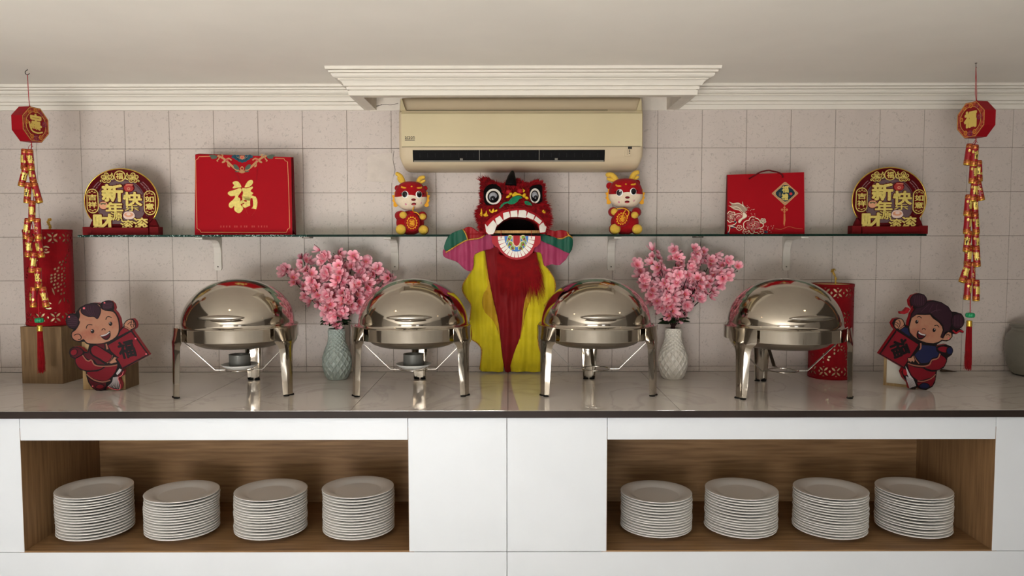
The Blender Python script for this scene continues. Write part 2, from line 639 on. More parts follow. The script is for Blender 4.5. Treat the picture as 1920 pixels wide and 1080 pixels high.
# ------------------------------------------------------------------ cabinets
CF = 2.682               # cabinet front plane
zt = CT - .0258


def Zc(py):
    return at(954, py, CF).z


def Xc(px, py=930):
    return at(px, py, CF).x


z_rail, z_niche, z_joint = Zc(825), Zc(1032), Zc(1034.5)
NB = 3.2                 # niche back


def cabinet(name, label, xa, xb, na, nb, group=None):
    """xa..xb overall width, na..nb the open niche"""
    r = thing(name, label, 'cabinet', (0, 0, 0))
    g_ = .0009
    t = .018

    def panel(nm, x0, x1, z0, z1):
        MB().box(x0 + g_, x1 - g_, CF, CF + t, z0 + g_, z1 - g_, bevel=.0007).build(nm, M['white'], r)
    panel('stile' if na - xa < .75 and xa < 0 - .5 else 'front_panel', xa, na, z_joint, zt)
    panel('stile' if xb - nb < .75 and xb > .5 else 'front_panel', nb, xb, z_joint, zt)
    panel('top_rail', na, nb, z_rail, zt)
    panel('bottom_panel', xa, xb, .1, z_joint)
    MB().box(xa, xb, CF + .05, CF + .07, 0, .1).build('kickboard', M['darkedge'], r)
    MB().box(na - .02, nb + .02, NB, NB + .012, z_niche - .02, z_rail + .06).build('back_board', M['wood_h'], r)
    MB().box(na - .018, nb + .018, CF + .001, NB, z_niche - .018, z_niche).build('shelf_board', M['wood_h'], r)
    MB().box(na - .018, nb + .018, CF + t, NB, z_rail + .045, z_rail + .06).build('top_board', M['wood_h'], r)
    MB().box(na - .018, na, CF + .001, NB, z_niche, z_rail + .045).build('side_board', M['wood_v'], r)
    MB().box(nb, nb + .018, CF + .001, NB, z_niche, z_rail + .045).build('side_board', M['wood_v'], r)
    MB().box(xa, xb, NB + .012, NB + .02, 0, CT - .03).build('carcass_back', M['white'], r)
    return r


NLa, NLb = Xc(42), Xc(766)
NRa, NRb = Xc(1138), Xc(1863)
XM = Xc(950.5)
cabinet('base_cabinet', 'white base cabinet on the left with an open wood-lined niche', END_L + .001, XM, NLa, NLb)
cabinet('base_cabinet', 'white base cabinet on the right with an open wood-lined niche', XM, END_R - .001, NRa, NRb)

# ------------------------------------------------------------------ plates
pr = [(1e-4, .004), (.070, .004), (.074, 0), (.078, 0), (.081, .005), (.094, .0095), (.112, .0145), (.131, .0185), (.1335, .0195), (.1345, .0205), (.134, .0217), (.132, .0221), (.112, .0190), (.096, .0140), (.088, .0095), (.082, .0082), (1e-4, .0078)]
plate0 = MB().lathe(pr, 56).build('dinner_plate', M['plate'])
stack_info = [
    (180, 2.855, 16, 'leftmost stack of the left niche'), (342.5, 2.858, 15, 'second stack in the left niche'),
    (508.5, 2.86, 15, 'third stack in the left niche'), (673.5, 2.862, 16, 'rightmost stack of the left niche'),
    (1230, 2.875, 14, 'leftmost stack of the right niche'), (1388.5, 2.868, 15, 'second stack in the right niche'),
    (1556, 2.858, 16, 'third stack in the right niche'), (1711.5, 2.868, 15, 'rightmost stack of the right niche')]
tops = [935, 943, 940, 934, 943, 938, 937.5, 936]
ordn = ['top', 'second', 'third', 'fourth', 'fifth', 'sixth', 'seventh', 'eighth', 'ninth', 'tenth', 'eleventh', 'twelfth', 'thirteenth', 'fourteenth', 'fifteenth', 'bottom']
random.seed(11)
first = True
for (px, Y, n, where), tp in zip(stack_info, tops):
    X = at(px, 975, Y).x
    Ht = at(px, tp, Y - .1345).z - z_niche - .0221
    steps = [random.choice((.9, .93, 1.0, 1.08, 1.14)) for _ in range(n - 1)]
    k = Ht / sum(steps)
    z = z_niche
    drift = 0
    for i in range(n):
        o = plate0 if first else plate0.copy()
        if not first:
            COL.objects.link(o)
        first = False
        drift = .6 * drift + random.uniform(-.0014, .0014)
        o.location = (X + drift, Y + random.uniform(-.0015, .0015), z + .0002)
        o.rotation_euler = (0, 0, random.uniform(0, 6))
        q = n - 1 - i
        word = 'bottom white plate' if q == n - 1 else ('topmost white plate' if q == 0 else ordn[q] + ' white plate from the top')
        tag(o, '%s, %s' % (word, where), 'plate', 'plates stacked in the cabinet niches')
        if i < n - 1:
            z += steps[i] * k

# ------------------------------------------------------------------ glass shelf
SB, ST = CZ + .0235, CZ + .0325      # under and upper face
SF = 3.225
M['glass'] = mat('green_shelf_glass', '#b5dcc9', 0.02, trans=1.0, ior=1.5)
M['glassedge'] = mat('frosted_glass_edge', '#08241b', 0.5, spec=.1, vary=0.3, scale=90)
M['chippededge'] = mat('chipped_glass_edge', '#0d2f26', 0.5, spec=.1, color2='#9fb8b0', scale=170, stretch=(1, 1, 1), detail=3, ramp=(0.36, 0.46))
sx = [at(145, 441, SF).x, at(575, 441, SF).x, at(1310, 441, SF).x, at(1738, 441, SF).x]
slab = [('left glass shelf pane with a speckled edge, under the golden 福 bag', 'chippededge'), ('long middle glass shelf pane between the two dark clips', 'glassedge'), ('right glass shelf pane under the bag with the white peony print', 'glassedge')]
for i in range(3):
    s = tag(MB().box(sx[i] + .001, sx[i + 1] - .001, SF + .0015, WALL_Y - .002, SB, ST, bevel=.0008).build('glass_shelf', M['glass']), slab[i][0], 'shelf', 'glass shelf panes along the wall')
    MB().box(sx[i] + .001, sx[i + 1] - .001, SF, SF + .0014, SB + .0004, ST - .0004).build('front_edge', M[slab[i][1]], s)
for px, w in ((575, 'left'), (1310, 'right')):
    p = at(px, 444, SF)
    c = thing('shelf_clip', 'small dark clip joining the glass panes on the %s' % w, 'clip', (p.x, SF, SB), group='clips under the glass shelf')
    MB().box(-.02, .02, -.002, .03, -.006, -.0003, bevel=.001).build('clip_plate', mat('dark_clip_metal', '#4a4038', 0.4, .6), c)
    MB().box(-.012, .012, -.0045, -.0022, -.005, .0, bevel=.0006).build('clip_jaw', M['screw'], c)


def bracket(px, label):
    x = at(px, 475, WALL_Y - .01).x
    b_ = thing('shelf_bracket', label, 'bracket', (x, WALL_Y - .001, SB), group='brackets under the glass shelf')
    m_ = MB()
    w = .0165
    zb = at(px, 507, WALL_Y).z - SB
    # upright plate with rounded foot, curved into the arm
    outl = [(-w, -.006), (-w, zb + .008), (-w + .004, zb + .001), (-w + .009, zb), (w - .009, zb), (w - .004, zb + .001), (w, zb + .008), (w, -.006)]
    m_.prism(outl, -.009, 0)
    m_.build('upright', M['bracket'], b_)
    a = MB()
    side = [(0.0, -.0004), (-.215, -.0004), (-.219, -.003), (-.219, -.008), (-.215, -.0105), (-.07, -.0125), (-.045, -.017), (-.028, -.027), (-.016, -.045), (-.009, -.07), (0.0, -.07)]
    a.prism([(y, z) for y, z in side], -w * .95, w * .95)
    a.warp(lambda p: (p[1], p[0], p[2]))
    a.build('arm', M['bracket'], b_)
    for z in (-.055, zb + .017):
        MB().lathe([(1e-4, .0022), (.0028, .002), (.0034, 0)], 10, xf=Matrix.Translation((0, -.0105 if z > -.06 else -.009, z)) @ Matrix.Rotation(pi / 2, 4, 'X')).build('screw', M['screw'], b_)
    return b_


bracket(408, 'white shelf bracket below the golden character gift bag')
bracket(740, 'white shelf bracket below the left plush dragon')
bracket(1146, 'white shelf bracket below the right plush dragon')
bracket(1475, 'white shelf bracket below the peony gift bag')

# ------------------------------------------------------------------ air conditioner
AY = 3.275
ac = thing('air_conditioner', 'aged cream split air conditioner on the wall under the white crown box', 'air conditioner', (0, WALL_Y - .0035, CZ))
xl, xr = at(748, 240, AY).x, at(1206, 240, AY).x
# side outline (depth from wall, height): front is at -.205
D = WALL_Y - .0035 - AY
so = [(0, .312), (-.085, .308), (-.13, .310), (-.165, .318), (-.188, .334), (-.20, .36), (-.206, .392), (-.2075, .42), (-.2060, .50), (-.2050, .545), (-.196, .552), (-.184, .566), (-.177, .585), (-.168, .604), (-.150, .616), (0, .619)]


def ac_slice(x0, x1, z0, z1, grow=0.0, n=None):
    pts = [(y - grow if y < -.02 else y, z) for y, z in so if z0 <= z <= z1 or y == 0]
    return pts


mb = MB()
endcap = .028
so_s = smooth_poly(so[1:-1], 3, False)
full = [so[0]] + so_s + [so[-1]]
# body in slices along x so the ends round off
cols = [(xl, .93), (xl + .004, .965), (xl + .012, .99), (xl + .03, 1), (xr - .03, 1), (xr - .012, .99), (xr - .004, .965), (xr, .93)]
zc_ = .465
v, f = [], []
for x, k in cols:
    for y, z in full:
        xx = x
        low = max(0, (.36 - z) / .05)
        if x < 0:
            xx = x + low * .016
        else:
            xx = x - low * .016
        v.append((xx, y * (1 - (1 - k) * .8), zc_ + (z - zc_) * (1 - (1 - k) * .35)))
n = len(full)
for i in range(len(cols) - 1):
    for q in range(n):
        f.append((i * n + q, (i + 1) * n + q, (i + 1) * n + (q + 1) % n, i * n + (q + 1) % n))
f += [tuple(range(n)), tuple(range((len(cols)) * n - 1, (len(cols) - 1) * n - 1, -1))]
mb.add(v, f, 0, True)
body = mb.build('body', [M['cream2']], ac)
md = body.modifiers.new('split', 'EDGE_SPLIT')
md.split_angle = radians(40)


def front_y(z):
    pts = [p for p in full if p[0] < -.1]
    best = min(range(len(pts) - 1), key=lambda i: 0 if min(pts[i][1], pts[i + 1][1]) <= z <= max(pts[i][1], pts[i + 1][1]) and pts[i][0] < -.15 else 1 + abs(pts[i][1] - z))
    (ya, za), (yb, zb) = pts[best], pts[best + 1]
    t = 0 if za == zb else max(0, min(1, (z - za) / (zb - za)))
    return ya + (yb - ya) * t


def az(py):
    return at(954, py, AY).z - CZ


def front_skin(x0, x1, z0, z1, off, n=8):
    """a strip that follows the front of the unit, standing off it"""
    v, f = [], []
    for i in range(n + 1):
        z = z0 + (z1 - z0) * i / n
        y = front_y(z)
        for x in (x0, x1):
            v += [(x, y - off, z), (x, y + .01, z)]
    for i in range(n):
        o, q = 4 * i, 4 * i + 4
        f += [(o, o + 2, q + 2, q), (o + 1, q + 1, q + 3, o + 3), (o, q, q + 1, o + 1), (o + 2, o + 3, q + 3, q + 2)]
    f += [(0, 1, 3, 2), (4 * n, 4 * n + 2, 4 * n + 3, 4 * n + 1)]
    return MB().add(v, f, 0)


# hinged front panel (slightly proud) with a lower rounded lip
zp0, zp1 = az(275), az(207)
CHEEK = lambda z: -.2055 if z < zp1 + .01 else -.192
pan = front_skin(xl + .012, xr - .006, zp0, zp1, .0045, 10)
pan.build('front_panel', M['cream'], ac)
# intake recess above: dark slit and side cheeks
slit = front_skin(at(762, 205, AY).x, at(1140, 205, AY).x, zp1 - .0005, zp1 + .0035, .0012, 2)
slit.build('intake_slot', M['dark'], ac)
ck_ = MB()
for s in (-1, 1):
    x0 = xl + .008 if s < 0 else xr - .008
    x1 = at(761, 205, AY).x if s < 0 else at(1193, 205, AY).x
    xm = at(753, 184, AY).x if s < 0 else at(1201, 184, AY).x
    tri = [(x0, zp1), (x1, zp1), (xm, zp1 + .05), (x0, zp1 + .05)]
    vv = [(x, CHEEK(z) - .0035, z) for x, z in tri] + [(x, CHEEK(z) + .05, z) for x, z in tri]
    ck_ = MB()
    ck_.add(vv, [(0, 1, 2, 3) if s < 0 else (3, 2, 1, 0), (0, 4, 5, 1), (1, 5, 6, 2), (2, 6, 7, 3), (3, 7, 4, 0)], 0)
    ck_.build('cheek', M['cream'], ac)
# joint line under the panel
front_skin(xl + .012, xr - .012, zp0 - .0022, zp0 - .0002, .0006, 1).build('panel_joint', mat('joint_shadow', '#776a52', 0.8), ac)
# outlet: dark strip on the front paints in the shaded mouth, with louvers
ox0, ox1 = at(774, 291, AY).x, at(1134, 291, AY).x
oz0, oz1 = az(303), az(281.5)
front_skin(ox0, ox1, oz0, oz1, .0008, 6).build('air_outlet', M['dark'], ac)
lv = M['steel_brushed']
dgrey = mat('louver_grey', '#7b766c', 0.5)
front_skin(ox0 + .004, ox1 - .004, oz0, oz0 + .006, .0022, 2).build('louver', dgrey, ac)
for px in (899, 1011):
    x = at(px, 290, AY).x
    front_skin(x - .0012, x + .0012, oz0, oz1, .003, 3).build('vane', dgrey, ac)
for px in (865, 1043):
    x = at(px, 296, AY).x
    front_skin(x - .006, x + .006, oz0 + .004, oz0 + .014, .005, 2).build('louver_pivot', dgrey, ac)
vs = MB()
for i in range(24):
    x = ox0 + .03 + i * (ox1 - ox0 - .06) / 23
    z = oz0 + .018
    vs.add([(x - .0005, front_y(z) - .0016, z), (x + .0005, front_y(z) - .0016, z), (x + .0005, front_y(z + .02) - .0016, z + .018), (x - .0005, front_y(z + .02) - .0016, z + .018)], [(0, 1, 2, 3)], 0)
vs.build('fin_row', mat('fin_grey', '#2b2b2a', 0.6), ac, kind='stuff')
lab = Art(0, 0, 1, .0006)
p = at(769, 259, AY)
lab.text('acson', p.x, -(p.z - CZ), .041, .0125, 0, 1, offset=.012)
lab.line([(p.x - .021, -(p.z - CZ) + .0095), (p.x + .021, -(p.z - CZ) + .0095)], .003, 0, 1, smooth=0)
yl = front_y(p.z - CZ) - .0045
lab.mb.warp(lambda q: (q[0], q[1] + yl, q[2]))
lab.build('logo', M['label'], ac)
p = at(1177, 281, AY)
yd = front_y(p.z - CZ)
dp = MB().box(p.x - .013, p.x + .011, yd - .0015, yd + .004, p.z - CZ - .027, p.z - CZ + .014)
dp.build('display_plate', M['cream2'], ac)
Art(0, 0, 1).mb
d2 = MB().box(p.x + .0, p.x + .017, yd - .0022, yd + .001, p.z - CZ + .003, p.z - CZ + .014)
d2.build('display_window', mat('display_black', '#241f1b', 0.25), ac)
bt = MB()
for k in range(3):
    bt.box(p.x + .004, p.x + .009, yd - .0024, yd + .001, p.z - CZ - .004 - k * .0065, p.z - CZ - .0003 - k * .0065)
for k in range(4):
    bt.box(p.x - .003, p.x - .0005, yd - .002, yd + .001, p.z - CZ - .003 - k * .0055, p.z - CZ - .0015 - k * .0055)
bt.build('button', M['label'], ac)


# two small downlights in the ceiling above the counter front
bulb_m = bpy.data.materials.new('warm_lamp_glow')
bulb_m.use_nodes = True
bn = bulb_m.node_tree.nodes['Principled BSDF']
bn.inputs['Emission Color'].default_value = (1, .78, .5, 1)
bn.inputs['Emission Strength'].default_value = 26
for x, y, w in ((-1.1, 2.0, 'left'), (1.6, 1.95, 'right')):
    t = thing('ceiling_lamp', 'small warm downlight in the ceiling above the counter, on the %s' % w, 'lamp', (x, y, CEIL_Z - .0005), group='ceiling downlights')
    MB().lathe([(.045, 0), (.046, -.004), (.038, -.007), (.030, -.006), (.028, -.002), (.028, 0)], 24).build('trim_ring', M['bracket'], t)
    MB().lathe([(1e-4, -.006), (.02, -.005), (.0275, -.002)], 20).build('bulb', bulb_m, t)

# dining tables and chairs in the room behind the camera (seen mirrored in the steel)
dw = mat('dark_walnut', '#2b1c14', .35, color2='#1f140e', scale=12, stretch=(.4, 6, 6))
dl = mat('black_seat_vinyl', '#17151a', .5)
for (x, y, w) in ((.75, -2.6, 'left'), (1.9, -.4, 'right')):
    t = thing('dining_table', 'dark walnut dining table in the room opposite the counter, on the %s' % w, 'table', (x, y, 0), group='dining tables')
    MB().box(-.6, .6, -.4, .4, .72, .75, bevel=.004).build('table_top', dw, t)
    for sx_ in (-1, 1):
        for sy_ in (-1, 1):
            MB().box(sx_ * .55 - .025, sx_ * .55 + .025, sy_ * .35 - .025, sy_ * .35 + .025, 0, .72, bevel=.003).build('leg', dw, t)
proto = None
for i, (x, y, rz, lb) in enumerate(((.45, -1.95, 0, 'left table, first from left'), (1.05, -1.95, 0, 'left table, second from left'), (1.6, .25, 0, 'right table, first from left'), (2.2, .25, 0, 'right table, second from left'))):
    if proto is None:
        c = thing('dining_chair', '', 'chair', (0, 0, 0), group='dining chairs')
        MB().box(-.21, .21, -.2, .2, .43, .48, bevel=.012, seg=2).build('seat', dl, c)
        MB().box(-.2, .2, .19, .215, .55, .95, bevel=.01, seg=2).build('backrest', dl, c)
        for sx_ in (-1, 1):
            MB().tube([(sx_ * .19, .2, 0), (sx_ * .19, .2, .45), (sx_ * .19, .205, .93)], .014, 8).build('leg', dw, c)
            MB().tube([(sx_ * .19, -.18, 0), (sx_ * .19, -.18, .44)], .014, 8).build('leg', dw, c)
        proto = c
    else:
        c = copy_obj(proto)
    c.location, c.rotation_euler.z = (x, y, 0), rz
    c['label'] = 'dark dining chair with black seat at the ' + lb
# ------------------------------------------------------------------ roll-top chafing dishes
def arc_plate(z_list, half, rad, cols, bulge):
    v, f = [], []
    n = len(cols)
    for z, h, r, bz in zip(z_list, half, rad, bulge):
        for c, b_ in cols:
            a = c * h / r
            rr = r + b_ * bz
            v.append((rr * cos(a), rr * sin(a), z))
    for i in range(len(z_list) - 1):
        for q in range(n - 1):
            f.append((i * n + q, (i + 1) * n + q, (i + 1) * n + q + 1, i * n + q + 1))
    return v, f


dish_parts = {}


def chafer(label, x, y, rot, lid_rot):
    t = thing('chafing_dish', label, 'chafing dish', (x, y, CT), rot, 'roll-top chafing dishes on the counter')

    def part(name, make, mats, parent, rz=None, mod=None):
        key = name
        if key in dish_parts:
            o = dish_parts[key].copy()
            COL.objects.link(o)
            o.parent = parent
        else:
            o = make().build(name, mats, parent)
            if mod:
                mod(o)
            dish_parts[key] = o
        o.rotation_euler = (0, 0, rz or 0)
        return o

    def soft(o):
        e = o.modifiers.new('split', 'EDGE_SPLIT')
        e.split_angle = radians(22)

    def thick(o):
        m_ = o.modifiers.new('sheet', 'SOLIDIFY')
        m_.thickness = .0022
        m_.offset = -1
        soft(o)
    ring = [(.213, .258), (.2165, .2645), (.226, .2675), (.2295, .2665), (.2305, .264), (.2295, .2615), (.2295, .2195), (.2285, .2165), (.222, .2155), (.213, .217), (.212, .23), (.213, .258)]
    part('band', lambda: MB().lathe(ring, 72), M['steel'], t, mod=soft)
    dome = [(.2165, .2615), (.2185, .264), (.2185, .2675)] + [(.2165 * cos(a) ** .96 if a < pi / 2 - .01 else 1e-4, .268 + .181 * sin(a)) for a in (pi / 2 * i / 22 for i in range(23))]
    lid = part('lid', lambda: MB().lathe(dome, 72), M['steel'], t, lid_rot - rot)

    # spindle handle on two short posts
    def handle():
        h = MB()
        n = 14
        pts, rs = [], []
        for i in range(n + 1):
            u = -1 + 2 * i / n
            pts.append((u * .083, -.243 - .012 * (1 - u * u) * .5, .0))
            rs.append(.0026 + .0105 * (1 - u * u) ** .8)
        h.tube(pts, rs, 14)
        h.warp(lambda p: (p[0], p[1], .3155 + p[2] * .85))
        for s in (-1, 1):
            h.tube([(s * .03, -.202, .308), (s * .03, -.244, .314)], .0045, 8)
        h.ellipsoid((0, -.2, .293), (.05, .012, .006))
        return h
    part('lid_handle', handle, M['steel_brushed'], lid)
    pan = [(1e-4, .1785), (.10, .1788), (.14, .183), (.162, .192), (.176, .205), (.181, .216), (.184, .2165)]
    part('water_pan', lambda: MB().lathe(pan, 64), M['steel_brushed'], t)
    zl = [.2685, .262, .24, .222, .214, .207, .200, .192, .183, .165, .13, .09, .05, .02, .006]
    hf = [.066, .0665, .0665, .0665, .0655, .0585, .049, .043, .039, .0355, .0335, .031, .0285, .0265, .026]
    rd = [.2435] * 4 + [.243, .2415, .2395, .2378, .2367, .236, .2363, .237, .2375, .238, .238]
    bl = [0, .05, .15, .35, .45, .55, .65, .72, .8, .85, .85, .85, .85, .85, .85]
    cols = [(-1, 0), (-.78, .0075), (-.52, .0155), (-.25, .016), (0, .0162), (.25, .016), (.52, .0155), (.78, .0075), (1, 0)]
    for k in range(3):
        leg = part('leg', lambda: MB().add(*arc_plate(zl, hf, rd, cols, bl), smooth=True), M['steel'], t, pi / 2 + k * 2 * pi / 3, thick)
        pad = lambda: MB().lathe([(1e-4, 0), (.010, 0), (.011, .001), (.011, .004), (.009, .0062), (1e-4, .0064)], 16, xf=Matrix.Translation((.243, -.013, 0))).lathe([(1e-4, 0), (.010, 0), (.011, .001), (.011, .004), (.009, .0062), (1e-4, .0064)], 16, xf=Matrix.Translation((.243, .013, 0)))
        for s in (-1, 1):
            part('foot_pad_%d' % s, lambda s=s: MB().lathe([(1e-4, 0), (.0105, 0), (.0115, .001), (.0115, .004), (.009, .0062), (1e-4, .0064)], 16, xf=Matrix.Translation((.243, s * .0135, 0))), M['black'], leg).name = 'foot_pad'

    def strut():
        s = MB()
        pts = [(.205, .216), (.203, .199), (.093, .0875), (.052, .086)]
        w = .007
        for (r0, z0), (r1, z1) in zip(pts, pts[1:]):
            dx, dz = r1 - r0, z1 - z0
            L = sqrt(dx * dx + dz * dz)
            nx, nz = -dz / L * .001, dx / L * .001
            vv = [(r + a * nx, b_, z + a * nz) for r, z in ((r0, z0), (r1, z1)) for a in (-1, 1) for b_ in (-w, w)]
            s.add(vv, [(0, 1, 3, 2), (4, 6, 7, 5), (0, 4, 5, 1), (2, 3, 7, 6), (0, 2, 6, 4), (1, 5, 7, 3)])
        return s
    for a in (188, 352, 90):
        part('strut', strut, M['steel_brushed'], t, radians(a))
    part('burner_ring', lambda: MB().lathe([(.052, .0845), (.058, .0845), (.0585, .0855), (.058, .0875), (.052, .0875), (.0515, .0865), (.052, .0845)], 40), M['steel'], t)
    return t


dishes = [('stainless roll-top chafing dish on three legs, leftmost on the counter', -1.075, 3.045, radians(6), radians(5)),
          ('stainless roll-top chafing dish between the pale green vase and the lion costume', -.381, 3.05, radians(1), radians(3.7)),
          ('stainless roll-top chafing dish between the lion costume and the white vase', .346, 3.05, 0, radians(0)),
          ('stainless roll-top chafing dish in front of the standing red lantern', 1.078, 2.995, radians(2), radians(3))]
for d in dishes:
    chafer(*d)
M['cupgrey'] = mat('grey_fuel_cup', '#6d6d68', 0.42, 0.4)
M['saucer'] = mat('grey_white_saucer', '#cfcec9', 0.3)
for (lb, x, y) in (('grey fuel cup on a saucer under the leftmost chafing dish', -1.075, 3.045), ('grey fuel cup on a saucer under the chafing dish beside the lion', -.381, 3.05)):
    t = thing('fuel_burner', lb, 'burner', (x, y, CT + .0877), group='fuel burners under chafing dishes')
    MB().lathe([(1e-4, .0), (.038, 0), (.042, .001), (.058, .008), (.070, .017), (.0712, .0192), (.069, .0192), (.056, .0108), (.042, .0045), (1e-4, .004)], 40).build('saucer', M['saucer'], t)
    MB().lathe([(1e-4, .0046), (.0395, .0046), (.041, .007), (.041, .056), (.042, .0585), (.0405, .0590), (.039, .0575), (.0388, .046)], 36).build('cup', M['cupgrey'], t)
    MB().lathe([(1e-4, .046), (.0388, .046)], 30).build('fuel', M['dark'], t)

# ------------------------------------------------------------------ vases with blossom sprigs
vprof = [(.033, .0), (.041, .001), (.0445, .006), (.052, .03), (.0575, .055), (.0590, .075), (.0575, .095), (.051, .12), (.0425, .142), (.036, .160), (.0325, .178), (.0318, .192), (.0328, .206), (.0352, .218)]
vprof = smooth_poly(vprof, 10, False)


def vase(label, px, color):
    p = at(px, 650, 3.305)
    t = thing('vase', label, 'vase', (p.x, 3.305, CT), group='diamond-relief vases')
    N, K = 224, len(vprof)
    v, f = [], []
    for i in range(N):
        a = 2 * pi * i / N
        for k, (r, z) in enumerate(vprof):
            u = a / (2 * pi) * 14
            w = z / (.2 * max(.6, r / .055)) * 7 if False else z * 27 + 1.6 * max(0, (z - .12)) * 60 * .35
            d1 = abs(((u + w) % 1) - .5) * 2
            d2 = abs(((u - w) % 1) - .5) * 2
            ridge = max(0, (max(d1, d2) - .52) / .48) ** 1.3
            amt = min(1, max(0, (z - .006) / .01)) * min(1, max(0, (.216 - z) / .006))
            rr = r + (.0052 * ridge) * amt
            v.append((rr * cos(a), rr * sin(a), z))
    for i in range(N):
        j = (i + 1) % N
        for k in range(K - 1):
            f.append((i * K + k, j * K + k, j * K + k + 1, i * K + k + 1))
    MB().add(v, f, 0, True).build('body', color, t)
    MB().lathe([(.0352, .218), (.0345, .2195), (.0325, .219), (.029, .2), (.029, .15), (1e-4, .15)], 40).lathe([(1e-4, 0.0005), (.034, .0005)], 30).build('neck_lining', color, t)
    return t


M['celadon'] = mat('pale_green_glaze', '#99a39b', 0.3, vary=0.03, scale=10)
M['whiteglaze'] = mat('white_glaze', '#cfc9bd', 0.3)
v1 = vase('pale green vase with raised diamond lattice, holding pink blossoms', 631.5, M['celadon'])
v2 = vase('white vase with raised diamond lattice, holding pink blossoms', 1262, M['whiteglaze'])

# blossom: five cupped petals with a deep pink heart
pm = bpy.data.materials.new('pink_silk_petal')
pm.use_nodes = True
nt = pm.node_tree
b = nt.nodes['Principled BSDF']
b.inputs['Roughness'].default_value = .7
tc = nt.nodes.new('ShaderNodeTexCoord')
ln = nt.nodes.new('ShaderNodeVectorMath')
ln.operation = 'LENGTH'
nt.links.new(tc.outputs['Object'], ln.inputs[0])
rp = nt.nodes.new('ShaderNodeValToRGB')
e = rp.color_ramp.elements
e[0].position = .0025
e[0].color = lin('#bb2f50')
e[1].position = .021
e[1].color = lin('#f0b4be')
k = e.new(.010)
k.color = lin('#dd7488')
nt.links.new(ln.outputs['Value'], rp.inputs[0])
oi = nt.nodes.new('ShaderNodeObjectInfo')
hs = nt.nodes.new('ShaderNodeHueSaturation')
mr = nt.nodes.new('ShaderNodeMapRange')
mr.inputs[3].default_value = .78
mr.inputs[4].default_value = 1.12
nt.links.new(oi.outputs['Random'], mr.inputs[0])
nt.links.new(mr.outputs[0], hs.inputs['Value'])
nt.links.new(rp.outputs[0], hs.inputs['Color'])
nt.links.new(hs.outputs[0], b.inputs['Base Color'])
M['petal'] = pm
M['twig'] = mat('dark_brown_twig', '#2c1916', 0.8, vary=.2, scale=40)
M['leaf'] = mat('dark_green_leaf', '#2a3a22', 0.6, vary=.25, scale=30)
M['stamen'] = mat('yellow_stamen', '#d9a04a', 0.7)


def blossom_mesh(seed, cup, size):
    rnd = random.Random(seed)
    mb = MB()
    for q in range(5):
        a = 2 * pi * q / 5 + rnd.uniform(-.12, .12)
        c = cup + rnd.uniform(-.15, .15)
        v, f = [], []
        rows = [(0.05, .12), (.3, .40), (.62, .64), (.88, .56), (1.0, .22)]
        for i, (t, w) in enumerate(rows):
            L = size * t
            for s in (-1, -.4, .4, 1):
                side = s * w * size * .62
                lift = L * c * (0.5 + .5 * t) + abs(s) * size * .10 * t + rnd.uniform(-1, 1) * size * .04 * t
                v.append((L * cos(a) - side * sin(a), L * sin(a) + side * cos(a), lift))
        for i in range(4):
            for s in range(3):
                o = i * 4 + s
                f.append((o, o + 4, o + 5, o + 1))
        mb.add(v, f, 0, True)
    for q in range(5):
        a = 2 * pi * q / 5 + .3
        mb.add([(0, 0, 0), (.0035 * cos(a), .0035 * sin(a), .006), (.0035 * cos(a + .5), .0035 * sin(a + .5), .0055)], [(0, 1, 2)], 1)
    return mb


proto_bl = [blossom_mesh(3, .25, .0235), blossom_mesh(5, .55, .0225), blossom_mesh(8, .9, .021), blossom_mesh(13, 1.6, .0185)]
bl_mesh = []
for i, mb_ in enumerate(proto_bl):
    o = mb_.build('blossom', [M['petal'], M['stamen']])
    bl_mesh.append(o.data)
    bpy.data.objects.remove(o)
lf = MB()
lv_ = [(0, 0, 0), (.012, -.009, .003), (.02, -.012, .004), (.034, -.006, .001), (.042, 0, -.004), (.034, .006, .001), (.02, .012, .004), (.012, .009, .003), (.02, 0, -.002)]
lf.add(lv_, [(0, 1, 8), (1, 2, 8), (2, 3, 8), (3, 4, 8), (4, 5, 8), (5, 6, 8), (6, 7, 8), (7, 0, 8)], 0, True)
o = lf.build('leaf', M['leaf'])
leaf_mesh = o.data
bpy.data.objects.remove(o)


def obj(name, data, parent):
    o = bpy.data.objects.new(name, data)
    COL.objects.link(o)
    o.parent = parent
    return o


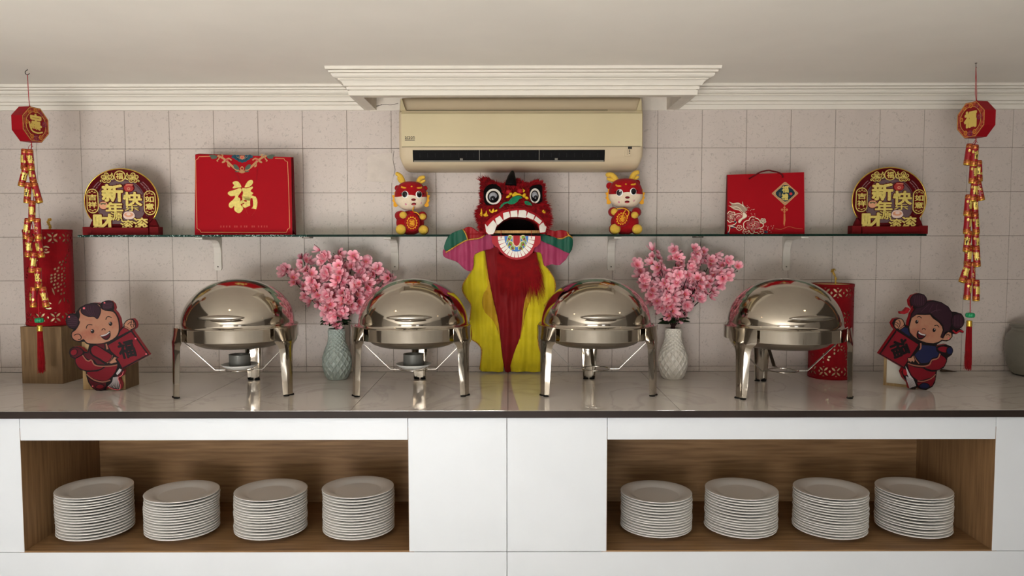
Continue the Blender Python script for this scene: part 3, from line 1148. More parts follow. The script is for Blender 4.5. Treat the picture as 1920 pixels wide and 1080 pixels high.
def sprig(bouquet, base, tip, bow, nb, t0, rnd, spread=.031):
    tip = Vector(tip) - Vector(base)
    nb = int(nb * 1.85)
    c1 = Vector((tip.x * .27 + bow * .3, tip.y * .3, tip.z * .38))
    c2 = Vector((tip.x * .72 + bow, tip.y * .75, tip.z * .74))
    inside = Vector((-tip.x * .03, -tip.y * .03, -.066))

    def P(u):
        return c1 * 3 * u * (1 - u) ** 2 + c2 * 3 * u * u * (1 - u) + tip * u ** 3
    pts = [inside] + [P(i / 12) for i in range(13)]
    st = MB().tube(pts, [.0024] * 6 + [.002 - .0011 * i / 8 for i in range(8)], 6)
    # side twigs carrying buds near the tip
    for q in range(5):
        u = rnd.uniform(.6, .98)
        p = P(u)
        d = Vector((rnd.uniform(-1, 1), rnd.uniform(-1, 1), rnd.uniform(.3, 1.2))).normalized() * rnd.uniform(.02, .034)
        st.tube([p, p + d * .6, p + d], [.0011, .001, .0009], 5)
        st.ellipsoid(p + d, (.0024, .0024, .0034), 0, nu=6, nv=4)
    st.ellipsoid(tip, (.0022, .0022, .0034), 0, nu=6, nv=4)
    t = st.build('stem', M['twig'], bouquet)
    t.location = Vector(base) - bouquet.location
    for i in range(nb):
        u = t0 + (1.0 - t0) * (i + rnd.uniform(.1, .9)) / nb
        p = P(u)
        a = rnd.uniform(0, 2 * pi)
        out = Vector((cos(a), sin(a) - .45, rnd.uniform(-.2, .75))).normalized()
        w = spread * rnd.uniform(.35, 1.15) * (1 - .45 * u)
        p = p + out * w
        o = obj('blossom', bl_mesh[rnd.choice((0, 0, 1, 1, 2, 3))], t)
        d = (out + Vector((0, -.35, .1)) + Vector((rnd.uniform(-.5, .5),) * 3) * .6).normalized()
        o.location = p
        o.rotation_euler = (d.to_track_quat('Z', 'Y') @ Vector((0, 0, 1)).rotation_difference(Vector((0, 0, 1)))).to_euler()
        o.rotation_euler.rotate_axis('Z', rnd.uniform(0, 6))
        s = rnd.uniform(.92, 1.22)
        o.scale = (s, s, s)
    for i in range(3):
        o = obj('leaf', leaf_mesh, t)
        a = atan2(tip.y - .05, tip.x) + rnd.uniform(-1.3, 1.3)
        o.location = Vector((cos(a) * .014, sin(a) * .014, rnd.uniform(.014, .04)))
        o.rotation_euler = (rnd.uniform(-.5, .5), rnd.uniform(-.5, .15), a)
        s = rnd.uniform(.95, 1.4)
        o.scale = (s, s, s)
    return t


# tips as seen in the photograph: (pixel x, pixel y, distance offset, bow, blossoms, from)
LT = [(531, 501, .02, -.02, 10, .38, 'arching farthest left out of the pale green vase'),
      (566, 478, .05, -.03, 11, .42, 'at the upper left, out of the pale green vase'),
      (577, 505, -.06, -.02, 11, .35, 'leaning left in front, out of the pale green vase'),
      (607, 471, -.02, -.01, 12, .36, 'the tallest, out of the pale green vase'),
      (634, 476, .05, .0, 11, .4, 'upright at the back, out of the pale green vase'),
      (640, 497, -.07, 0, 11, .3, 'upright in front, out of the pale green vase'),
      (664, 477, .0, .01, 12, .36, 'upright right of centre, out of the pale green vase'),
      (686, 484, .05, .02, 11, .42, 'at the upper right behind, out of the pale green vase'),
      (711, 500, -.01, .03, 11, .4, 'leaning right, out of the pale green vase'),
      (734, 517, .01, .01, 8, .5, 'reaching farthest right, out of the pale green vase'),
      (676, 528, -.08, .02, 10, .3, 'low right in front, out of the pale green vase'),
      (616, 548, -.085, -.01, 10, .2, 'short and low in front, out of the pale green vase'),
      (650, 556, -.07, .01, 9, .2, 'short and low at the right, out of the pale green vase')]
RT = [(1192, 492, .02, -.03, 11, .38, 'leaning farthest left out of the white vase'),
      (1205, 520, -.05, -.03, 11, .35, 'low left, out of the white vase'),
      (1226, 472, .03, -.02, 12, .38, 'at the upper left, out of the white vase'),
      (1240, 496, -.06, -.01, 11, .3, 'left in front, out of the white vase'),
      (1268, 468, -.01, 0, 12, .4, 'tall in the middle, out of the white vase'),
      (1275, 506, -.08, 0, 11, .28, 'upright in front, out of the white vase'),
      (1300, 467, .0, .02, 12, .36, 'tall right of the gap, out of the white vase'),
      (1318, 474, .05, .02, 11, .42, 'behind at the upper right, out of the white vase'),
      (1337, 480, .0, .02, 11, .4, 'leaning right, out of the white vase'),
      (1364, 488, .02, .02, 9, .48, 'second farthest right, out of the white vase'),
      (1384, 500, .01, .02, 9, .52, 'reaching farthest right, out of the white vase'),
      (1312, 520, -.07, .02, 11, .3, 'low right in front, out of the white vase'),
      (1255, 548, -.085, -.01, 10, .2, 'short and low in front, out of the white vase')]
rnd = random.Random(21)
for vz, tips, lb_ in ((v1, LT, 'bouquet of pink blossom branches in the pale green vase'), (v2, RT, 'bouquet of pink blossom branches in the white vase')):
    bx, by = vz.location.x, vz.location.y
    bq = thing('blossom_bouquet', lb_, 'bouquet', (bx, by, CT + .152), group='artificial blossom bouquets in the vases')
    for i, (px, py, dy, bow, nb, t0, lb) in enumerate(tips):
        tp = at(px, py, by + dy)
        base = (bx + rnd.uniform(-.012, .012), by + rnd.uniform(-.012, .012), CT + .222)
        sprig(bq, base, tp, bow, nb, t0 - .13, rnd)

# dark wedge shapes put in for the gaps where counter tiles meet the wall
for px, w, lb in ((122, 1, 'small dark wedge at the counter gap left of the boy figure'), (1797, -1, 'small dark wedge at the counter gap right of the girl figure')):
    p = at(px, 699, WALL_Y - .03)
    MB_ = MB().prism([(0, 0), (w * .072, 0), (w * .064, .011), (w * .05, .009)], 0, .02, 0)
    tag(MB_.build('dark_wedge', mat('dark_brown_wedge', '#4a3c30', 0.7, vary=.2, scale=30), loc=(p.x, WALL_Y - .024, CT + .0002)), lb, 'wedge', 'dark wedges at the back of the counter')

# ------------------------------------------------------------------ bubbled glass jar at the right end
jx = at(1943, 690, 3.365).x
jar = thing('glass_jar', 'bubbly clear glass storage jar at the right end of the counter', 'jar', (jx, 3.365, CT))
jm = mat('bubbled_grey_glass', '#b9b4a4', 0.12, trans=.75, ior=1.45, bump=1.0, bscale=140)
jp = smooth_poly([(.080, .002), (.092, .008), (.105, .03), (.115, .06), (.122, .1), (.1235, .135), (.119, .165), (.110, .186), (.101, .196), (.098, .200)], 3, False)
jo_ = MB().lathe([(1e-4, .002)] + smooth_poly(jp, 3, False), 150)
jo_.warp(lambda p: (p[0] * (1 + .022 * noise.noise(Vector(p) * 150)), p[1] * (1 + .022 * noise.noise(Vector(p) * 150)), p[2]) if p[2] > .004 else p)
jo_.lathe([(1e-4, .010)] + [(r - .005, max(z, .010)) for r, z in jp], 56).build('body', jm, jar)
MB().lathe([(1e-4, 0.0), (.078, 0), (.088, .003), (.093, .008)], 48).build('base', mat('dark_jar_foot', '#2c2822', .3), jar)
MB().lathe([(.098, .2), (.100, .205), (.101, .212), (.104, .214), (.108, .218), (.104, .224), (.090, .232), (.04, .24), (1e-4, .241)], 56).build('lid', jm, jar)

# ------------------------------------------------------------------ things on the glass shelf
SY = 3.335                      # middle of the shelf
PX = 1 / F * (SY * cos(PITCH))  # metres per pixel there


def shelf_thing(name, label, cat, px, Y, group=None):
    p = at(px, 440, Y)
    return thing(name, label, cat, (p.x, Y, ST + .0002), group=group)


# ---- round new-year plaques
def plaque(label, px0, x_mid, y_base, mirror=False):
    """traced in units of 1/7.2 photo pixel"""
    t = shelf_thing('new_year_plaque', label, 'plaque', px0, SY - .02, 'round new year plaques on the shelf')
    s = PX / 7.2
    cx, cy, rx, ry = x_mid, 565, 494, 434
    by = y_base

    def A(eps=.0012):
        return Art(x_mid, by, s, eps)
    mats_disc = [mat('maroon_acrylic', '#520b10', .3, spec=.12), mat('smoky_mauve_acrylic', '#6a5558', .25, spec=.15), mat('maroon_scroll', '#4d0c12', .4), mat('mauve_ring_line', '#90666a', .3)]
    d = A()
    cut = [p for p in ell(cx, cy, rx - 6, ry - 6, 0, 72)]
    cut = [(x, min(y, by - 130)) for x, y in cut]
    d.poly(cut, 0, 1, back=.008)
    inner = [(x, min(y, by - 150)) for x, y in ell(cx, cy + 25, 330, 330, 0, 48)]
    d.poly(inner, 1, 2)
    for s_ in (-1, 1):
        # double ring lines and corner scrolls
        for rr in (392, 425):
            arc = [(cx + s_ * rr * cos(a) * 1.0, cy + 10 - rr * .87 * sin(a)) for a in (radians(20 + 5.5 * i) for i in range(6))]
            d.line(arc, 9, 3, 2, 2)
        for (qx, qy, r0) in ((325, 365, 44), (270, 300, 26), (345, 640 + 100, 30)):
            sp = [(cx + s_ * (qx + (r0 * (1 - .16 * i)) * cos(.9 * i)), qy + (r0 * (1 - .16 * i)) * sin(.9 * i)) for i in range(6)]
            d.line(sp, 9, 2, 3, 3)
        d.line([(cx + s_ * 250, 505), (cx + s_ * 280, 480), (cx + s_ * 300, 510), (cx + s_ * 270, 520)], 9, 2, 3, 3)
        d.line([(cx + s_ * 60, 330), (cx + s_ * 20, 352), (cx - s_ * 10, 330)], 9, 2, 3, 3)
        arc = [(cx + s_ * 318 * cos(a), cy + 20 - 305 * sin(a)) for a in (radians(-25 + 14 * i) for i in range(9))]
        d.line(arc, 10, 2, 3, 2)
    d.mb.warp(lambda p: p)
    d.build('disc', mats_disc, t)
    # gold rim
    rim = MB()
    pts = []
    for i in range(61):
        a = radians(-32 + 244 * i / 60)
        q = A().T((cx + rx * cos(a), cy - ry * sin(a)))
        pts.append((q[0], .001, q[1]))
    rim.tube(pts, .0026, 8)
    rim.build('gold_rim', M['gold'], t)

    def lift(a, y):
        a.mb.warp(lambda p: (p[0], p[1] - y, p[2]))
        return a
    dm = M['darkred']
    # gold characters, each standing off on a dark backing
    chars = [('新', 540, 455, 290, 240), ('年', 562, 655, 235, 165), ('快', 808, 535, 258, 190), ('乐', 795, 655, 190, 80),
             ('财', 402, 838, 290, 218), ('源', 585, 765, 165, 110), ('滚', 722, 880, 175, 140), ('滚', 905, 868, 205, 175)]
    dx = x_mid - 645
    for ch, x, y, w, h in chars:
        of = .022 if ch in '源滚乐' else .042
        o = lift(A().text(ch, x + dx, y, w * 1.06, h * 1.08, 1, 1, offset=of + .03, thick=.002).text(ch, x + dx, y, w, h, 0, 1, offset=of, thick=.0045), .0045)
        o.build('character', [M['goldpaint'], dm], t)
    # side capsules and the top medallion
    for ch, x, y in (('吉祥', 268, 560), ('如意', 1032, 585)):
        a = A()
        x += dx

        def cap(w, h):
            out = []
            for i in range(24):
                an = 2 * pi * i / 24
                out.append((x + w * cos(an), y + (h - w) * (1 if sin(an) >= 0 else -1) + w * sin(an)))
            return out
        a.poly(cap(80, 163), 0, 1)
        a.poly(cap(68, 151), 1, 2)
        for q in range(2):
            a.text(ch[q], x, y - 48 + 96 * q, 116, 84, 0, 3, offset=.03)
        for sy in (-1, 1):
            for sx_ in (-1, 0, 1):
                a.line([(x + sx_ * 34 - 12, y + sy * (122 - abs(sx_) * 14)), (x + sx_ * 34, y + sy * (134 - abs(sx_) * 14)), (x + sx_ * 34 + 12, y + sy * (122 - abs(sx_) * 14))], 8, 0, 3, 2)
        lift(a, .004).build('side_badge', [M['goldpaint'], dm], t)
    a = A()
    mx_, my = cx - 5, 230
    a.ell(mx_, my, 78, 74, 0, 1, n=28)
    a.ell(mx_, my, 66, 62, 1, 2, n=28)
    a.text('福', mx_, my, 96, 88, 0, 3, offset=.02)
    for s_ in (-1, 1):
        fx, fy = mx_ + s_ * 178, 255
        for q in range(5):
            an = radians(90 + 72 * q)
            a.ell(fx + 44 * cos(an), fy - 44 * sin(an), 32, 27, 0, 1, n=14)
            a.ell(fx + 44 * cos(an), fy - 44 * sin(an), 20, 16, 1, 2, n=12)
            a.ell(fx + 40 * cos(an), fy - 40 * sin(an), 8, 8, 0, 3, n=8)
        a.ell(fx, fy, 14, 14, 0, 3, n=10)
        a.line([(fx - s_ * 62, fy + 20), (fx - s_ * 92, fy + 12), (fx - s_ * 100, fy - 18), (fx - s_ * 78, fy - 34)], 14, 0, 2, 3)
        a.line([(fx - s_ * 60, fy - 40), (fx - s_ * 84, fy - 50), (fx - s_ * 70, fy - 66)], 11, 0, 2, 3)
        a.line([(fx + s_ * 62, fy + 24), (fx + s_ * 82, fy + 40), (fx + s_ * 66, fy + 52)], 10, 0, 2, 3)
    lift(a, .004).build('top_medallion', [M['goldpaint'], dm], t)
    # small emblems: lucky bag, persimmon, gold ingot
    em = [mat('emblem_red', '#a83a34', .5), mat('emblem_peach', '#d79a78', .5), mat('emblem_pale', '#e3c7b8', .5), mat('emblem_leaf', '#6b6a48', .6), dm]
    a = A()
    x, y = 757 + dx, 385
    a.ell(x, y, 76, 62, 4, 1)
    a.poly([(x - 62, y - 5), (x - 40, y - 38), (x - 30, y - 52), (x + 20, y - 50), (x + 62, y - 46), (x + 52, y - 20), (x + 64, y + 8), (x + 40, y + 46), (x - 38, y + 46)], 0, 2, 3)
    a.ell(x + 2, y + 14, 22, 18, 1, 3)
    a.ell(x + 2, y + 14, 12, 9, 0, 4)
    a.line([(x - 34, y - 34), (x + 10, y - 40), (x + 56, y - 34)], 8, 1, 3, 2)
    lift(a, .005).build('lucky_bag_emblem', em, t)
    a = A()
    x, y = 414 + dx, 618
    a.ell(x, y, 66, 58, 4, 1)
    a.ell(x, y, 58, 50, 1, 2)
    for q in range(4):
        a.ell(x - 2 + (q - 1.5) * 18, y - 26 + abs(q - 1.5) * 6, 15, 8, 3, 3, rot=(q - 1.5) * -25, n=10)
    lift(a, .005).build('persimmon_emblem', em, t)
    a = A()
    x, y = 748 + dx, 752
    a.poly([(x - 76, y + 6), (x - 50, y - 44), (x, y - 52), (x + 54, y - 46), (x + 80, y + 10), (x + 40, y + 46), (x - 40, y + 48)], 2, 1, 3)
    a.poly([(x - 62, y - 8), (x - 30, y - 34), (x + 30, y - 34), (x + 62, y - 10), (x + 30, y + 18), (x - 30, y + 18)], 1, 2, 3)
    a.ell(x, y - 16, 30, 18, 2, 3)
    lift(a, .005).build('ingot_emblem', em, t)
    # stepped red stand
    for nm, x0, x1, y0, y1, f_, b_ in (('stand_back', 195, 1115, 800, by, .002, .016), ('stand_front', 268, 1025, 915, by, -.022, .0015), ('stand_block', 138, 262, 905, by, -.016, .03), ('stand_block', 1030, 1150, 905, by, -.016, .03)):
        q0, q1 = A().T((x0 + dx, y1)), A().T((x1 + dx, y0))
        m_ = MB()
        if nm == 'stand_back':
            w = (q1[0] - q0[0]) / 2
            cxx = (q1[0] + q0[0]) / 2
            h = q1[1]
            m_.prism([(cxx - w, 0), (cxx + w, 0), (cxx + w, h * .55), (cxx + w * .95, h * .8), (cxx + w * .9, h), (cxx + w * .62, h), (cxx - w * .62, h), (cxx - w * .9, h), (cxx - w * .95, h * .8), (cxx - w, h * .55)], f_ + .006, b_ + .006)
        else:
            m_.box(q0[0], q1[0], f_, b_, 0, q1[1], bevel=.0012)
        m_.build(nm, M['darkred'] if nm == 'stand_back' else mat('stand_red', '#6e080d', .6), t)
    return t


plaque('round gold-rimmed new year plaque on a red stand at the left shelf end', 229.6, 645, 1015)
plaque('round gold-rimmed new year plaque on a red stand at the right shelf end', 1665.5, 645, 1015)


# ---- gift bags
def bag_frame(name, label, pxs, Y, depth):
    """front corners in photo pixels TL, TR, BR, BL -> a leaning box bag"""
    TL, TR, BR, BL = pxs
    x0, x1 = at(BL[0], BL[1], Y).x, at(BR[0], BR[1], Y).x
    t = thing(name, label, 'gift bag', ((x0 + x1) / 2, Y, ST + .0002), group='red gift bags on the shelf')
    return t


rp_ = mat('red_gift_paper', '#9e0f1a', .55, spec=.08, vary=.03, scale=6)
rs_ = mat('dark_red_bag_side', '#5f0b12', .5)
# left bag
Y = 3.285
t = bag_frame('gift_bag', 'large red gift bag with a golden 福 character and a teal flower', ((362.5, 288.7), (543.7, 293.7), (548, 439.7), (365, 439.7)), Y, .1)
ox, oz = t.location.x, t.location.z
s = (Y * cos(PITCH)) / F


def L(px, py, Y_=Y):
    p = at(px, py, Y_)
    return (p.x - ox, p.z - oz)


tl, tr, br, bl = L(362.5, 288.7), L(543.7, 293.7), L(548, 439.7), L(365, 439.7)
bl = (bl[0], 0)
br = (br[0], 0)
dpt = .05
topb = .055   # the front leans back to here
m_ = MB()
P0 = [(bl[0], 0, bl[1]), (br[0], 0, br[1]), (tr[0], topb * .35, tr[1]), (tl[0], topb * .35, tl[1])]
P1 = [(bl[0] + .002, dpt, 0), (br[0] + .003, dpt, 0), (tr[0] + .004, dpt - .01, tr[1] + .002), (tl[0] + .008, dpt - .01, tl[1] + .006)]
mid0, mid1 = (tr[0] + .006, .025, tr[1] - .03), (tl[0] - .004, .025, tl[1] - .03)
m_.add(P0 + P1, [(0, 1, 2, 3), (5, 4, 7, 6), (0, 4, 5, 1), (2, 6, 7, 3)], 0)
m_.build('body', [rp_], t)
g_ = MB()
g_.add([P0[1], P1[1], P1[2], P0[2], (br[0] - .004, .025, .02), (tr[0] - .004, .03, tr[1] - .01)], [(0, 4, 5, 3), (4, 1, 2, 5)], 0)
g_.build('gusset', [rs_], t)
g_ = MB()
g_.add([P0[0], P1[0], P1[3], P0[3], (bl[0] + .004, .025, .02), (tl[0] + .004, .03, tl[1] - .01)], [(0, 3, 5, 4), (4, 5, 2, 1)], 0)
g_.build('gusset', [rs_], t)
# printed artwork on the front, in units of 1/6 pixel from the bag's base middle
a = Art(701, 1018, s / 6, .0004)
pm_ = [mat('teal_print', '#1c4a58', .5), mat('tan_print', '#b98a5c', .5), mat('moss_print', '#4d5a4c', .5), mat('pink_print', '#c4524a', .5), M['goldpaint'], mat('faint_print', '#c25048', .5), mat('pale_gold_print', '#d8a06a', .45)]
frame = [(205, 140), (330, 137), None, (1060, 160), (1160, 164), (1170, 185), (1200, 200), (1212, 560), (1222, 940), (1200, 955), (1185, 990), (700, 990), (225, 988), (212, 965), (180, 945), (170, 560), (166, 180), (190, 165), (205, 140)]
i = frame.index(None)
a.line(frame[:i], 5, 6, 1, 0)
a.line(frame[i + 1:], 5, 6, 1, 0)
# flower at the top edge, cut by the fold
for k, (dx, dy, rx, ry, rot) in enumerate(((-92, 8, 30, 18, 20), (-66, 30, 32, 19, -30), (-36, 46, 28, 20, -60), (0, 54, 22, 26, 0), (36, 46, 28, 20, 60), (66, 30, 32, 19, 30), (92, 8, 30, 18, -20))):
    a.ell(690 + dx, 124 + dy + 6, rx, ry, 0, 1, rot=-rot, n=14)
for k, (dx, dy) in enumerate(((-48, 4), (-24, 20), (0, 26), (24, 20), (48, 4))):
    a.ell(690 + dx, 132 + dy, 20, 15, 0, 2, rot=0, n=12)
    a.line([(690 + dx - 15, 134 + dy), (690 + dx, 148 + dy), (690 + dx + 15, 134 + dy)], 3, 1, 3, 2)
a.ell(690, 150, 28, 20, 1, 3, n=14)
a.ell(690, 150, 18, 12, 3, 4, n=12)
for s_ in (-1, 1):
    def X(v):
        return 688 + s_ * v
    a.poly([(X(370), 122), (X(320), 120), (X(280), 135), (X(290), 160), (X(340), 165), (X(352), 145)], 2, 1, 3)
    a.line([(X(275), 128), (X(230), 150), (X(190), 175), (X(150), 210), (X(95), 262), (X(40), 300), (X(0), 318)], 22, 1, 1, 3)
    a.line([(X(250), 130), (X(262), 165), (X(282), 185), (X(268), 192)], 12, 1, 1, 3)
    a.line([(X(230), 150), (X(215), 125), (X(235), 118)], 12, 1, 1, 3)
    a.line([(X(190), 178), (X(150), 160), (X(118), 182)], 14, 1, 2, 3)
    a.line([(X(160), 205), (X(158), 245), (X(140), 255), (X(150), 235)], 11, 1, 1, 3)
    a.ell(X(170), 178, 22, 12, 3, 2, rot=30 * s_, n=12)
    a.ell(X(205), 196, 26, 12, 1, 2, rot=35 * s_, n=12)
    a.poly([(X(30), 280), (X(60), 235), (X(95), 228), (X(92), 262), (X(65), 285)], 2, 2, 3)
    a.poly([(X(20), 300), (X(55), 298), (X(80), 305), (X(50), 315)], 2, 1, 3)
    a.line([(X(0), 250), (X(18), 275), (X(8), 300)], 9, 1, 3, 3)
a.ell(684, 302, 16, 20, 1, 3, n=12)
# golden brush character 福 (embossed)
a.poly([(582, 432), (610, 415), (650, 425), (680, 480), (640, 488), (600, 496), (580, 490), (600, 465), (590, 450)], 4, 2, 3)
a.poly([(527, 555), (545, 530), (600, 515), (650, 495), (678, 500), (680, 530), (640, 590), (665, 610), (672, 680), (700, 720), (672, 765), (640, 772), (600, 740), (600, 690), (570, 718), (540, 700), (545, 660), (590, 620), (610, 580), (560, 583)], 4, 2, 3)
a.poly([(720, 470), (750, 420), (785, 402), (808, 412), (808, 440), (775, 475), (722, 486)], 4, 2, 3)
a.poly([(688, 492), (740, 496), (800, 475), (808, 492), (780, 525), (815, 550), (790, 575), (840, 590), (860, 650), (845, 730), (800, 795), (770, 804), (745, 780), (725, 720), (665, 690), (668, 650), (690, 625), (740, 630), (690, 640), (715, 660), (760, 700), (790, 720), (812, 690), (805, 610), (780, 612), (775, 660), (735, 650), (670, 672), (664, 652), (720, 622), (680, 580), (700, 550), (690, 520)], 4, 1, 2)
a.poly([(690, 585), (775, 590), (778, 690), (720, 715), (690, 700)], 4, 1, 0)
a.ell(726, 637, 18, 9, 7, 2, rot=10, n=12)
a.ell(795, 650, 12, 30, 7, 2, rot=10, n=12)
a.ell(700, 668, 14, 6, 7, 2, rot=-15, n=10)
a.ell(775, 722, 16, 10, 7, 2, rot=15, n=10)
a.ell(684, 560, 10, 22, 7, 3, rot=-10, n=10)
# a faint row of tiny marks, too small to read in the photograph
for x in (448, 481, 514, 547, 605, 628, 675, 715, 738, 800, 822, 872, 905, 938, 965):
    a.line([(x - 8, 919), (x + 8, 919)], 4, 5, 1, 0)
    a.line([(x, 915), (x, 934)], 4, 5, 2, 0)
    a.line([(x - 8, 931), (x + 8, 931)], 4, 5, 1, 0)
k_ = topb * .35 / tl[1]
a.mb.warp(lambda p: (p[0], p[1] - .0004 + p[2] * k_, p[2]))
a.build('printed_artwork', pm_ + [rp_], t)
# thin cord lying on the front
c = MB()
for x0, x1 in ((560, 645), (848, 832)):
    pts = [L(340 + x0 / 6, 270 + 265 / 6), L(340 + (x0 * .55 + x1 * .45) / 6, 270 + 320 / 6), L(340 + x1 / 6, 270 + 410 / 6)]
    c.tube([(p[0], p[1] * k_ - .0016, p[1]) for p in pts], .0009, 6)
c.build('cord_handle', M['cord'], t)

# right bag
Y = 3.30
t = bag_frame('gift_bag', 'red gift bag with a white peony print, blue diamond label and cord handle', ((1366.4, 327), (1510.8, 322), (1508.8, 436.8), (1363, 437.5)), Y, .1)
ox, oz = t.location.x, t.location.z
tl, tr, br, bl = L(1366.4, 327, Y), L(1510.8, 322, Y), L(1508.8, 436.8, Y), L(1363, 437.5, Y)
bl, br = (bl[0], 0), (br[0], 0)
P0 = [(bl[0], 0, 0), (br[0], 0, 0), (tr[0], .018, tr[1]), (tl[0], .018, tl[1])]
P1 = [(bl[0] + .002, .045, 0), (br[0], .045, 0), (tr[0], .04, tr[1]), (tl[0] + .002, .04, tl[1])]
MB().add(P0 + P1, [(0, 1, 2, 3), (5, 4, 7, 6), (0, 4, 5, 1), (2, 6, 7, 3)], 0).build('body', [rp_], t)
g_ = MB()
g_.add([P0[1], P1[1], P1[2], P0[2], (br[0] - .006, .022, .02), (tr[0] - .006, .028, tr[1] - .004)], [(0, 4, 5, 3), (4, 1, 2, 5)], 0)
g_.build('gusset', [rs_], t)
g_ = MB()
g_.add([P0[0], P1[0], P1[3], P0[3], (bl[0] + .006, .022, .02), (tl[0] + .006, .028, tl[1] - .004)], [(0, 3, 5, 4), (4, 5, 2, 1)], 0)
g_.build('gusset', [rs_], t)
s = (Y * cos(PITCH)) / F
a = Art(692, 988, s / 7.2, .0004)
pm_ = [mat('cream_print', '#e8d8bd', .5), mat('rose_print', '#b0484c', .5), mat('taupe_print', '#a58c78', .5), mat('navy_print', '#233047', .5), mat('tan_label', '#c4986a', .5), mat('label_blue', '#16323f', .5), M['goldpaint'], mat('seal_red', '#c2323a', .5), mat('faint_gold', '#c07848', .5), rp_]
# diamond label
dm_ = [(957, 288), (972, 292), (1130, 432), (1130, 444), (962, 598), (945, 598), (778, 446), (778, 436), (940, 292)]
a.poly(dm_, 4, 1)
a.poly([(955, 325), (990, 335), (1010, 360), (1050, 380), (1085, 425), (1085, 452), (1040, 495), (1010, 520), (990, 545), (950, 552), (915, 535), (905, 512), (860, 490), (828, 455), (828, 425), (870, 385), (905, 360), (920, 335)], 5, 2)
a.line([(957, 300), (1118, 438), (953, 586), (790, 440)], 3, 5, 2, 0, closed=True)
a.text('福', 957, 385, 92, 92, 6, 3, offset=.035)
a.text('禮', 952, 488, 92, 92, 6, 3, offset=.03)
a.ell(1032, 446, 19, 19, 7, 3)
for k in range(5):
    a.line([(870, 432 + 11 * k), (896, 432 + 11 * k)], 3, 4, 3, 0)
# knot and tassel under the label
for dx, dy in ((0, 0), (-32, 28), (32, 28), (0, 56), (0, 28)):
    a.poly([(945 + dx, 612 + dy), (963 + dx, 632 + dy), (945 + dx, 652 + dy), (927 + dx, 632 + dy)], 8, 1)
a.line([(945, 598), (945, 615)], 6, 8, 1, 0)
a.poly([(936, 710), (954, 710), (958, 800), (944, 885), (930, 850), (933, 800)], 8, 1)
# peony spray
def petal_line(pts, w=9):
    a.line(pts, w, 0, 3, 3, taper=True)


a.poly([(200, 550), (250, 572), (320, 560), (372, 588), (378, 548), (388, 590), (430, 630), (445, 665), (415, 690), (440, 735), (425, 770), (370, 800), (345, 838), (320, 815), (335, 780), (370, 770), (385, 705), (340, 665), (270, 660), (225, 625), (190, 605), (235, 600)], 2, 1, 3)
a.poly([(385, 700), (420, 715), (438, 745), (410, 770), (375, 790), (340, 838), (318, 818), (350, 780), (378, 760)], 0, 2, 3)
a.poly([(268, 745), (290, 715), (340, 705), (378, 725), (372, 765), (330, 790), (285, 785)], 1, 2, 3)
for q in ([(200, 552), (250, 578), (320, 572), (375, 600), (425, 660)], [(190, 605), (240, 625), (300, 620), (350, 650), (390, 710)], [(225, 630), (290, 655), (340, 670), (380, 720)], [(378, 548), (385, 600), (410, 640)], [(270, 740), (300, 715), (350, 712), (375, 735)], [(290, 770), (320, 740), (350, 750)]):
    petal_line(q)


def peony(x, y, r, sq):
    for k, (rr, n_, mi, lv) in enumerate(((1.0, 7, 9, 1), (.72, 6, 9, 2), (.42, 5, 9, 3))):
        for i in range(n_):
            an = 2 * pi * i / n_ + k * .5
            px_, py_ = x + r * rr * .72 * cos(an), y + r * rr * .72 * sin(an) * sq
            a.ell(px_, py_, r * rr * .46, r * rr * .40 * sq + 4, 0, lv, rot=-math.degrees(an), n=14)
            a.ell(px_ - 3 * cos(an), py_ - 3 * sin(an), r * rr * .46 - 8, r * rr * .40 * sq - 5, (9, 1, 9)[k], lv + 1, rot=-math.degrees(an), n=14)
    a.ell(x, y, r * .2, r * .16, 1, 5, n=12)
    a.line([(x - r * .15, y), (x, y - r * .1), (x + r * .15, y), (x, y + r * .1)], 5, 0, 6, 3, closed=True)


peony(520, 870, 125, .72)
peony(222, 755, 66, 1.05)
# side flowers
for (x, y, r) in ((655, 812, 40), (520, 790, 42), (620, 955, 44), (420, 955, 40), (335, 905, 40)):
    for i in range(5):
        an = 2 * pi * i / 5 + .4
        a.ell(x + r * .6 * cos(an), y + r * .55 * sin(an), r * .5, r * .44, 0, 1, n=12)
        a.ell(x + r * .58 * cos(an), y + r * .53 * sin(an), r * .5 - 6, r * .44 - 6, 2 if x == 655 else 9, 2, n=12)
for q in ([(176, 868), (230, 870), (280, 850), (300, 820)], [(190, 870), (205, 905), (195, 950), (176, 968)], [(205, 885), (240, 885), (300, 905)]):
    petal_line(q, 12)
for q in ((250, 890, 34, 14, -25), (275, 815, 26, 14, 50), (695, 960, 26, 18, 10), (186, 970, 14, 22, 0)):
    a.ell(*q[:4], 3, 1, rot=q[4], n=12)
rr_ = random.Random(5)
for (x, y, w, h, n_) in ((490, 700, 60, 60, 16), (740, 920, 60, 45, 14), (462, 620, 20, 18, 5)):
    for i in range(n_):
        a.ell(x + rr_.uniform(-w, w), y + rr_.uniform(-h, h), 4, 4, 0, 1, n=6)
a.line([(820, 915), (900, 925), (1000, 888), (1100, 912), (1190, 918)], 4, 8, 1, 3)
k_ = .018 / tl[1]
x_lo, x_hi = bl[0] + .001, br[0] - .001
a.mb.warp(lambda p: (max(x_lo, min(x_hi, p[0])), p[1] - .0004 + max(0, p[2]) * k_, max(.0005, p[2])))
a.build('printed_artwork', pm_, t)
c = MB()
q = [L(1340 + x / 7.2, 300 + y / 7.2, Y) for x, y in ((478, 252), (540, 212), (620, 165), (690, 143), (750, 136), (800, 147), (880, 165), (925, 195), (935, 235))]
q = smooth_poly(q, 4, False)
c.tube([(p[0], min(.018, p[1] * k_) - .0035, p[1]) for p in q], .0032, 8)
c.build('cord_handle', mat('maroon_cord', '#5e0d14', .8, vary=.3, scale=140), t)


